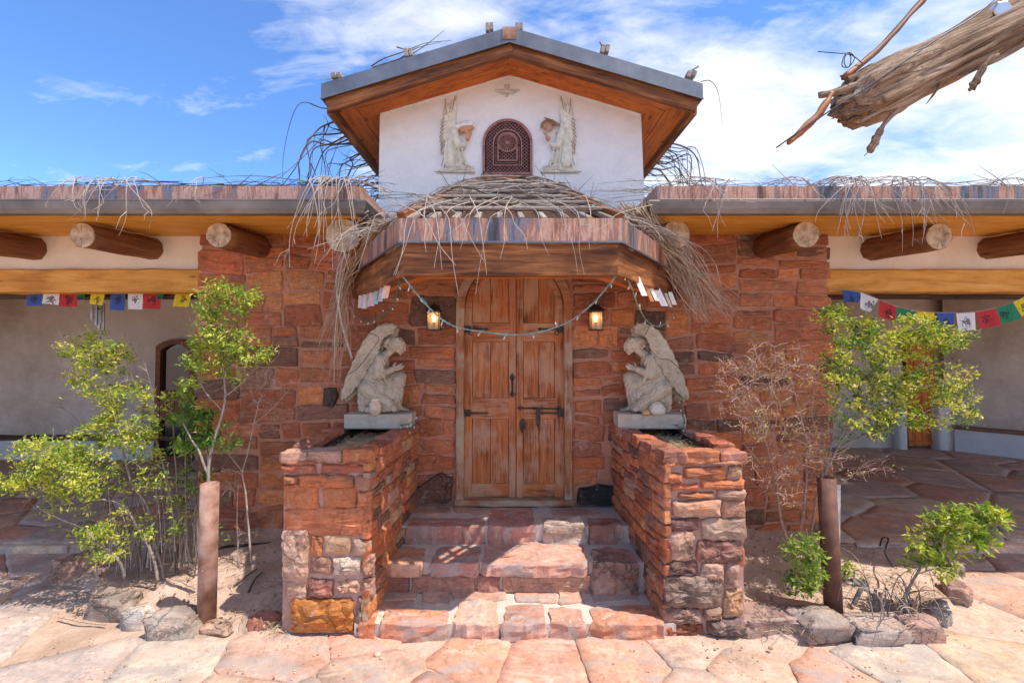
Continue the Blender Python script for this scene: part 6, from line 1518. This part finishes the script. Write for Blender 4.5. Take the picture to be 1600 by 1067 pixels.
shrub('leafy_shrub', 'wide lime green shrub with grey stems at the left, left of the rusty pipe', 'shrub', at(245, 905, 3.25),
      [([(248, 908, 3.2), (235, 860, 3.2), (215, 820, 3.2), (190, 790, 3.2), (160, 780, 3.2)], .013, .006), ([(196, 905, 3.2), (180, 870, 3.15), (140, 835, 3.1), (95, 810, 3.1), (60, 795, 3.1)], .012, .005),
       ([(258, 905, 3.3), (245, 850, 3.3), (228, 790, 3.3), (200, 740, 3.3), (190, 690, 3.3), (175, 640, 3.3)], .012, .006), ([(275, 890, 3.4), (268, 800, 3.4), (255, 730, 3.4), (240, 670, 3.4), (222, 610, 3.4)], .011, .005),
       ([(285, 885, 3.4), (280, 800, 3.45), (272, 700, 3.45), (268, 640, 3.45)], .010, .004), ([(292, 885, 3.5), (290, 810, 3.5), (296, 740, 3.5)], .010, .005), ([(300, 882, 3.5), (305, 800, 3.5), (300, 720, 3.5)], .009, .004), ([(268, 890, 3.5), (262, 800, 3.55), (264, 720, 3.55)], .007, .003),
       ([(308, 880, 3.5), (308, 830, 3.5), (312, 770, 3.5)], .012, .007)],
      [(170, 580, 70, 44, 3.25, .15, 14, 14), (190, 640, 76, 44, 3.22, .18, 18, 16), (120, 720, 90, 34, 3.12, .15, 16, 12), (200, 740, 70, 60, 3.2, .15, 24, 8), (150, 815, 90, 46, 3.15, .15, 20, 10), (60, 740, 60, 30, 3.1, .1, 10, 14), (160, 640, 90, 100, 3.2, .2, 26, 1), (145, 545, 52, 26, 3.3, .15, 30, 26), (185, 560, 30, 28, 3.3, .12, 12, 22), (120, 580, 26, 22, 3.25, .1, 9, 22), (150, 605, 40, 18, 3.25, .12, 10, 20), (200, 620, 40, 28, 3.3, .15, 20, 24), (195, 668, 60, 30, 3.25, .15, 34, 26), (150, 690, 45, 22, 3.2, .12, 14, 22), (225, 690, 35, 26, 3.3, .12, 12, 20),
       (70, 712, 60, 24, 3.1, .12, 34, 24), (25, 745, 32, 26, 3.05, .1, 16, 22), (110, 735, 50, 26, 3.1, .12, 24, 24), (105, 770, 42, 18, 3.1, .1, 12, 18), (150, 760, 34, 24, 3.15, .12, 10, 14), (215, 745, 46, 36, 3.2, .15, 14, 12), (160, 850, 40, 30, 3.1, .12, 18, 20), (190, 830, 40, 20, 3.2, .1, 8, 12), (250, 840, 34, 28, 3.2, .1, 8, 14), (255, 800, 40, 36, 3.3, .15, 10, 10), (75, 690, 26, 10, 3.1, .1, 5, 14), (80, 770, 60, 30, 3.1, .1, 8, 3)],
      [LEAF_LIME, LEAF_MID], BARK, (.020, .036), pink=.3, seed=1)
b_ = MB()
for (px, py) in ((85, 505), (78, 540), (122, 512), (150, 508), (193, 516), (172, 520)):
    for k in range(2): twigmb(b_, smooth_path([at(px+22, py+42, 3.28), at(px+12, py+22, 3.28), at(px+pxr(-4, 4), py+pxr(-2, 4), 3.27)], 4), .0022)
tt = b_.build('bare_shoots', TWIG_PALE); tag(tt, 'pale bare shoots standing out of the top of the left lime shrub', 'shoots'); tt['kind'] = 'stuff'
shrub('young_tree', 'slender leafy sapling rising behind the left rusty pipe to the lintel', 'tree', at(330, 860, 3.15),
      [([(322, 872, 3.12), (325, 800, 3.12), (327, 745, 3.1), (334, 690, 3.12), (348, 640, 3.12), (350, 590, 3.12), (347, 540, 3.12), (345, 485, 3.12), (342, 450, 3.12)], .016, .004), ([(328, 740, 3.1), (312, 705, 3.1), (300, 688, 3.12), (285, 660, 3.15)], .011, .005),
       ([(350, 590, 3.12), (365, 545, 3.12), (374, 500, 3.12), (372, 462, 3.12)], .006, .003), ([(345, 640, 3.12), (322, 610, 3.1), (300, 570, 3.1)], .006, .003), ([(348, 620, 3.1), (375, 600, 3.1), (400, 575, 3.1)], .005, .002)],
      [(345, 510, 50, 60, 3.12, .12, 14, 10), (350, 570, 56, 34, 3.1, .12, 10, 10), (350, 520, 60, 80, 3.12, .12, 16, 1), (335, 452, 26, 18, 3.12, .08, 12, 16), (325, 480, 30, 20, 3.12, .08, 12, 14), (375, 470, 30, 26, 3.12, .08, 18, 18), (360, 500, 34, 18, 3.12, .08, 10, 12), (345, 535, 45, 26, 3.1, .12, 22, 22), (388, 548, 32, 26, 3.1, .1, 12, 14), (318, 560, 32, 26, 3.1, .1, 14, 20), (298, 590, 22, 14, 3.1, .1, 6, 12), (410, 560, 26, 24, 3.1, .08, 8, 8), (345, 580, 30, 20, 3.1, .1, 8, 12), (330, 510, 28, 14, 3.1, .08, 8, 14)],
      [LEAF_MID, LEAF_LIME], BARK, (.024, .042), seed=2, pink=.25, root=None)
shrub('leafy_shrub', 'low dark green leafy growth between the lime shrub and the left pipe', 'shrub', at(300, 880, 3.3),
      [([(296, 880, 3.35), (292, 800, 3.35), (290, 720, 3.3), (292, 660, 3.25)], .009, .004), ([(312, 878, 3.3), (318, 800, 3.3), (326, 730, 3.25), (318, 680, 3.2)], .009, .004)],
      [(285, 615, 28, 20, 3.25, .1, 8, 12), (298, 655, 36, 26, 3.25, .12, 16, 18), (300, 690, 32, 18, 3.25, .12, 16, 18), (330, 668, 24, 26, 3.2, .1, 8, 12), (352, 690, 20, 12, 3.15, .06, 5, 10), (305, 745, 20, 20, 3.3, .1, 5, 12), (285, 770, 24, 20, 3.3, .1, 4, 10), (345, 830, 12, 24, 3.3, .05, 3, 8)],
      [LEAF_GREEN, LEAF_MID], BARK, (.034, .056), seed=3)
shrub('bare_sapling', 'leafless pale sapling against the red wall between left pipe and planter', 'tree', at(392, 878, 3.45),
      [([(392, 880, 3.45), (388, 820, 3.45), (384, 770, 3.45), (378, 738, 3.45), (388, 700, 3.45), (397, 660, 3.45), (405, 622, 3.45)], .010, .003), ([(378, 738, 3.45), (365, 718, 3.45), (350, 700, 3.45), (335, 690, 3.45)], .005, .002), ([(372, 880, 3.45), (370, 800, 3.45), (372, 760, 3.4)], .004, .002), ([(398, 660, 3.45), (425, 640, 3.45), (450, 610, 3.45)], .004, .0015)],
      [(400, 610, 36, 36, 3.4, .06, 16, 0), (430, 600, 30, 36, 3.4, .06, 14, 0), (375, 850, 14, 34, 3.45, .06, 8, 0), (350, 740, 26, 30, 3.45, .05, 5, 0)], [LEAF_LIME], twig_mat('pinkish_bare_bark', (.38, .25, .19), (.50, .37, .31), (.60, .50, .45)), seed=4, pink=.7)
b_ = MB()
for k in range(90):
    px = pxr(150, 310); py = pxr(860, 905); L_ = pxr(40, 150); Y = pxr(3.2, 3.6); ln = pxr(-28, 28)
    twigmb(b_, smooth_path([at(px, py, Y), at(px+ln*.3, py-L_*.5, Y), at(px+ln, py-L_, Y)], 4), pxr(.002, .005), 4)
tt = b_.build('dead_stems', BARK); tag(tt, 'thicket of thin bare stems rising under the left lime shrub', 'stems'); tt['kind'] = 'stuff'
# right side
shrub('bare_shrub', 'twiggy almost leafless reddish shrub between right planter and right pipe', 'shrub', at(1240, 850, 3.25),
      [([(1232, 845, 3.3), (1218, 800, 3.3), (1212, 760, 3.3), (1200, 700, 3.25), (1180, 655, 3.2), (1165, 600, 3.2)], .013, .004), ([(1252, 850, 3.25), (1254, 800, 3.25), (1262, 740, 3.25), (1258, 680, 3.2), (1240, 610, 3.2), (1225, 570, 3.2)], .012, .004), ([(1268, 840, 3.3), (1275, 780, 3.3), (1290, 720, 3.25), (1270, 650, 3.2), (1275, 590, 3.2)], .010, .004),
       ([(1180, 655, 3.2), (1150, 620, 3.2), (1125, 590, 3.2)], .006, .002), ([(1200, 700, 3.25), (1215, 650, 3.2), (1205, 600, 3.15)], .006, .003), ([(1212, 760, 3.3), (1185, 720, 3.2), (1160, 690, 3.15)], .005, .002)],
      [(1150, 590, 40, 40, 3.15, .15, 40, 1), (1190, 580, 36, 44, 3.15, .15, 40, 1), (1235, 590, 40, 50, 3.15, .15, 46, 2), (1275, 600, 26, 50, 3.15, .12, 26, 2), (1160, 640, 36, 30, 3.1, .15, 24, 1), (1210, 660, 46, 36, 3.1, .15, 44, 2), (1260, 680, 40, 40, 3.1, .15, 36, 2), (1200, 730, 34, 40, 3.15, .12, 26, 1), (1250, 750, 46, 44, 3.1, .15, 36, 1), (1300, 720, 34, 40, 3.1, .1, 22, 2), (1350, 730, 50, 20, 3.05, .1, 16, 1)],
      [LEAF_LIME], TWIG_RED, (.015, .026), seed=6, pink=.9, tipr=.0018)
shrub('leafy_shrub', 'dense lime green shrub spreading right above the right rusty pipe', 'shrub', at(1290, 850, 3.2),
      [([(1285, 850, 3.2), (1292, 790, 3.2), (1290, 740, 3.15), (1310, 700, 3.15), (1340, 650, 3.15), (1370, 600, 3.15), (1400, 550, 3.15)], .014, .005), ([(1290, 740, 3.15), (1305, 660, 3.15), (1310, 600, 3.15), (1318, 530, 3.15)], .010, .004), ([(1310, 700, 3.15), (1370, 670, 3.1), (1430, 650, 3.1), (1490, 625, 3.05)], .008, .003),
       ([(1340, 650, 3.15), (1400, 610, 3.1), (1450, 560, 3.1), (1500, 535, 3.05)], .008, .003)],
      [(1380, 560, 100, 60, 3.12, .2, 22, 12), (1420, 620, 90, 50, 3.08, .18, 14, 12), (1330, 620, 50, 70, 3.1, .15, 16, 12), (1470, 560, 50, 30, 3.05, .12, 8, 10), (1500, 520, 30, 16, 3.02, .1, 12, 6), (1500, 590, 34, 14, 3.02, .1, 14, 8), (1380, 600, 130, 90, 3.1, .2, 44, 1), (1312, 492, 34, 16, 3.15, .1, 18, 22), (1330, 520, 44, 24, 3.15, .12, 24, 24), (1305, 560, 26, 30, 3.1, .1, 14, 20), (1375, 535, 44, 26, 3.1, .12, 24, 22), (1420, 515, 44, 22, 3.1, .12, 26, 24), (1460, 530, 44, 24, 3.05, .12, 24, 22), (1500, 530, 26, 18, 3.05, .1, 8, 14), (1345, 575, 48, 30, 3.1, .15, 28, 24), (1410, 570, 44, 28, 3.1, .15, 22, 22), (1320, 610, 34, 30, 3.1, .12, 16, 18),
       (1380, 620, 44, 26, 3.1, .15, 24, 22), (1440, 615, 40, 24, 3.05, .12, 20, 22), (1490, 620, 34, 20, 3.05, .1, 16, 18), (1510, 648, 18, 14, 3.05, .08, 8, 18), (1345, 650, 40, 20, 3.05, .12, 14, 18), (1410, 655, 50, 18, 3.05, .12, 18, 20), (1462, 660, 26, 12, 3.05, .08, 6, 14), (1375, 678, 20, 10, 3.0, .06, 6, 14)],
      [LEAF_LIME, LEAF_GREEN], BARK, (.020, .036), seed=7, pink=.6)
shrub('leafy_sapling', 'small bright green sapling leaning right in the far right bed', 'sapling', at(1405, 955, 2.98),
      [([(1403, 962, 2.95), (1415, 925, 2.95), (1432, 895, 2.95), (1446, 868, 2.95), (1465, 845, 2.95), (1500, 825, 2.92), (1545, 808, 2.9)], .012, .003), ([(1446, 868, 2.95), (1440, 845, 2.95), (1445, 815, 2.95)], .005, .002), ([(1432, 895, 2.95), (1470, 885, 2.9), (1490, 893, 2.9)], .005, .002), ([(1465, 845, 2.95), (1500, 850, 2.9), (1540, 848, 2.9)], .005, .002)],
      [(1500, 835, 60, 36, 2.92, .1, 9, 8), (1445, 845, 30, 28, 2.95, .08, 12, 14), (1470, 815, 32, 18, 2.93, .08, 10, 14), (1530, 800, 34, 20, 2.9, .08, 12, 16), (1562, 805, 18, 14, 2.9, .06, 6, 14), (1505, 835, 40, 18, 2.9, .08, 12, 14), (1545, 838, 20, 14, 2.9, .06, 5, 12), (1475, 870, 36, 18, 2.9, .08, 10, 12), (1485, 898, 14, 8, 2.88, .05, 3, 8), (1420, 865, 14, 20, 2.95, .06, 3, 8)],
      [LEAF_MID, LEAF_LIME], BARK, (.034, .056), seed=8, group=None)
shrub('leafy_shoot', 'clump of drooping green leaves left of the right rusty pipe foot', 'plant', at(1262, 930, 3.02),
      [([(1268, 935, 3.0), (1264, 890, 2.98), (1262, 850, 2.95), (1258, 825, 2.95)], .006, .003), ([(1255, 925, 3.0), (1245, 890, 2.98), (1238, 865, 2.95)], .004, .002)],
      [(1240, 860, 20, 18, 2.95, .06, 8, 14), (1262, 865, 22, 26, 2.95, .06, 10, 16), (1245, 900, 24, 24, 2.95, .06, 12, 16), (1268, 905, 22, 22, 2.93, .06, 8, 14), (1265, 835, 16, 12, 2.95, .05, 4, 8)],
      [LEAF_MID, LEAF_GREEN], BARK, (.026, .044), seed=9)
shrub('leafy_shoot', 'little tuft of green leaves just right of the right rusty pipe', 'plant', at(1320, 905, 3.1),
      [([(1318, 910, 3.1), (1320, 895, 3.1), (1325, 882, 3.1)], .003, .002)], [(1322, 888, 12, 12, 3.1, .04, 5, 12)], [LEAF_MID], BARK, (.026, .042), seed=10)
dead = thing('dead_branches', 'tangle of dead curved branches and cut stubs in the right bed', 'branches', atz(1400, 965, .05))
for k in range(46):
    c_ = atz(pxr(1355, 1440), pxr(935, 985), .07); a = pxr(0, 2*pi); h = pxr(.05, .32); l_ = pxr(.1, .35)
    pts_ = smooth_path([c_, c_ + Vector((cos(a)*l_*.3, sin(a)*l_*.3, h*.8)), c_ + Vector((cos(a)*l_, sin(a)*l_*.6, h)), c_ + Vector((cos(a)*l_*1.25, sin(a)*l_*.8, h*pxr(.2, .9)))], 4)
    b = MB(); twigmb(b, pts_, pxr(.002, .005), 5); b.build('branch', [TWIG_GREY, TWIG_TAN, TWIG_DARK][k % 3], dead)
for (x0, y0, x1, y1, Y, r) in ((1333, 945, 1352, 905, 3.02, .014), (1366, 945, 1368, 920, 2.98, .010), (1377, 970, 1375, 925, 2.93, .010), (1330, 905, 1372, 935, 3.1, .012)):
    MB().tube([at(x0, y0, Y), at((x0+x1)/2, (y0+y1)/2, Y), at(x1, y1, Y)], [r, r*.95, r*.85], 8, True, .2).build('stub', WOOD_GREY, dead)
st = thing('fallen_stick', 'long pale stick lying along the foot of the right bed rocks', 'stick', atz(1300, 972, .07)); MB().tube(smooth_path([atz(1230, 972, .09), atz(1300, 976, .10), atz(1360, 962, .11), atz(1440, 950, .08)], 4), .006, 6).build('stick', TWIG_PALE, st)
st = thing('fallen_stick', 'dark stick lying across the paving left of the grey rocks', 'stick', atz(130, 975, .02)); MB().tube(smooth_path([atz(92, 963, .025), atz(125, 970, .03), atz(165, 975, .025)], 4), .006, 6).build('stick', TWIG_TAN, st)
for (q, lb) in ((((365, 915), (385, 900), (402, 888)), 'short dark stick on the soil beside the left planter'), (((388, 925), (398, 905), (410, 893)), 'forked dark stick on the soil beside the left planter')):
    st = thing('fallen_stick', lb, 'stick', atz(q[0][0], q[0][1], .1)); MB().tube(smooth_path([atz(x, y, bedz(atz(x, y, .1).x, atz(x, y, .1).y)+.01) for x, y in q], 4), .006, 6).build('stick', TWIG_DARK, st)
# litter, gravel, dry grass
lit = MB(); grass = MB(); peb = MB()
for k in range(1500):
    s = RB_.choice([-1, 1]); x, y = s*pxr(1.4, 3.6), pxr(2.75, 3.9)
    poly = LB if s < 0 else RB
    if not inside((x, y), poly): continue
    z = bedz(x, y) + .008; a = pxr(0, 2*pi); l_ = pxr(.02, .12)
    dx_, dy_ = cos(a)*l_, sin(a)*l_
    if RB_.random() < .55: lit.tube([(x, y, z), (x+dx_*.5, y+dy_*.5, z+pxr(.0, .03)), (x+dx_, y+dy_, z+pxr(0, .015))], [pxr(.001, .0028), .0018, .001], 3, False)
    else: lit.sphere((x, y, z-.002), (pxr(.004, .013), pxr(.004, .012), pxr(.003, .008)), 6, 4)
for k in range(900):
    s = RB_.choice([-1, 1]); 
    if s > 0: c_ = atz(pxr(1180, 1460), pxr(925, 990), .05)
    else: c_ = RB_.choice([atz(pxr(270, 330), pxr(940, 985), .03), atz(pxr(420, 450), pxr(950, 990), .03), atz(pxr(190, 300), pxr(885, 930), .05), atz(pxr(330, 400), pxr(860, 900), .1)])
    a = pxr(0, 2*pi); l_ = pxr(.04, .12); d = Vector((cos(a), sin(a), pxr(.1, 1.3))).normalized()*l_
    grass.tube([c_, c_+d*.6, c_+d+Vector((0, 0, -l_*.3))], [.0016, .0013, .0006], 3, False)
for k in range(2600):
    x, y = pxr(-3.8, 3.8), pxr(2.3, 3.6)
    if abs(x) < 1.0 and y > 2.76: continue
    if inside((x, y), LB) or inside((x, y), RB): continue
    if noise.noise(Vector((x*2.2, y*2.2, 8))) < .05: continue
    r = pxr(.002, .007); peb.sphere((x, y, .016), (r*1.3, r, r*.7), 6, 4)
for (x, y, r) in [(atz(590, 1022, .02).x, atz(590, 1022, .02).y, .022), (atz(596, 1028, .02).x, atz(596, 1028, .02).y, .014), (atz(1168, 970, .02).x, atz(1290, 1000, 0).y-.1, .015)]: peb.sphere((x, y, .02), (r, r*.8, r*.6), 8, 6)
for mb, nm, lb, mt_ in ((lit, 'leaf_litter', 'scattered twigs and bits littering the soil of both beds', TWIG_TAN), (grass, 'dry_grass', 'dry straw coloured grass tufts around the bed rocks', GRASS_DRY), (peb, 'gravel', 'fine gravel scattered over the flagstone paving', TWIG_TAN)):
    o = mb.build(nm, mt_); tag(o, lb, nm.replace('_', ' ')); kind(o, 'stuff')
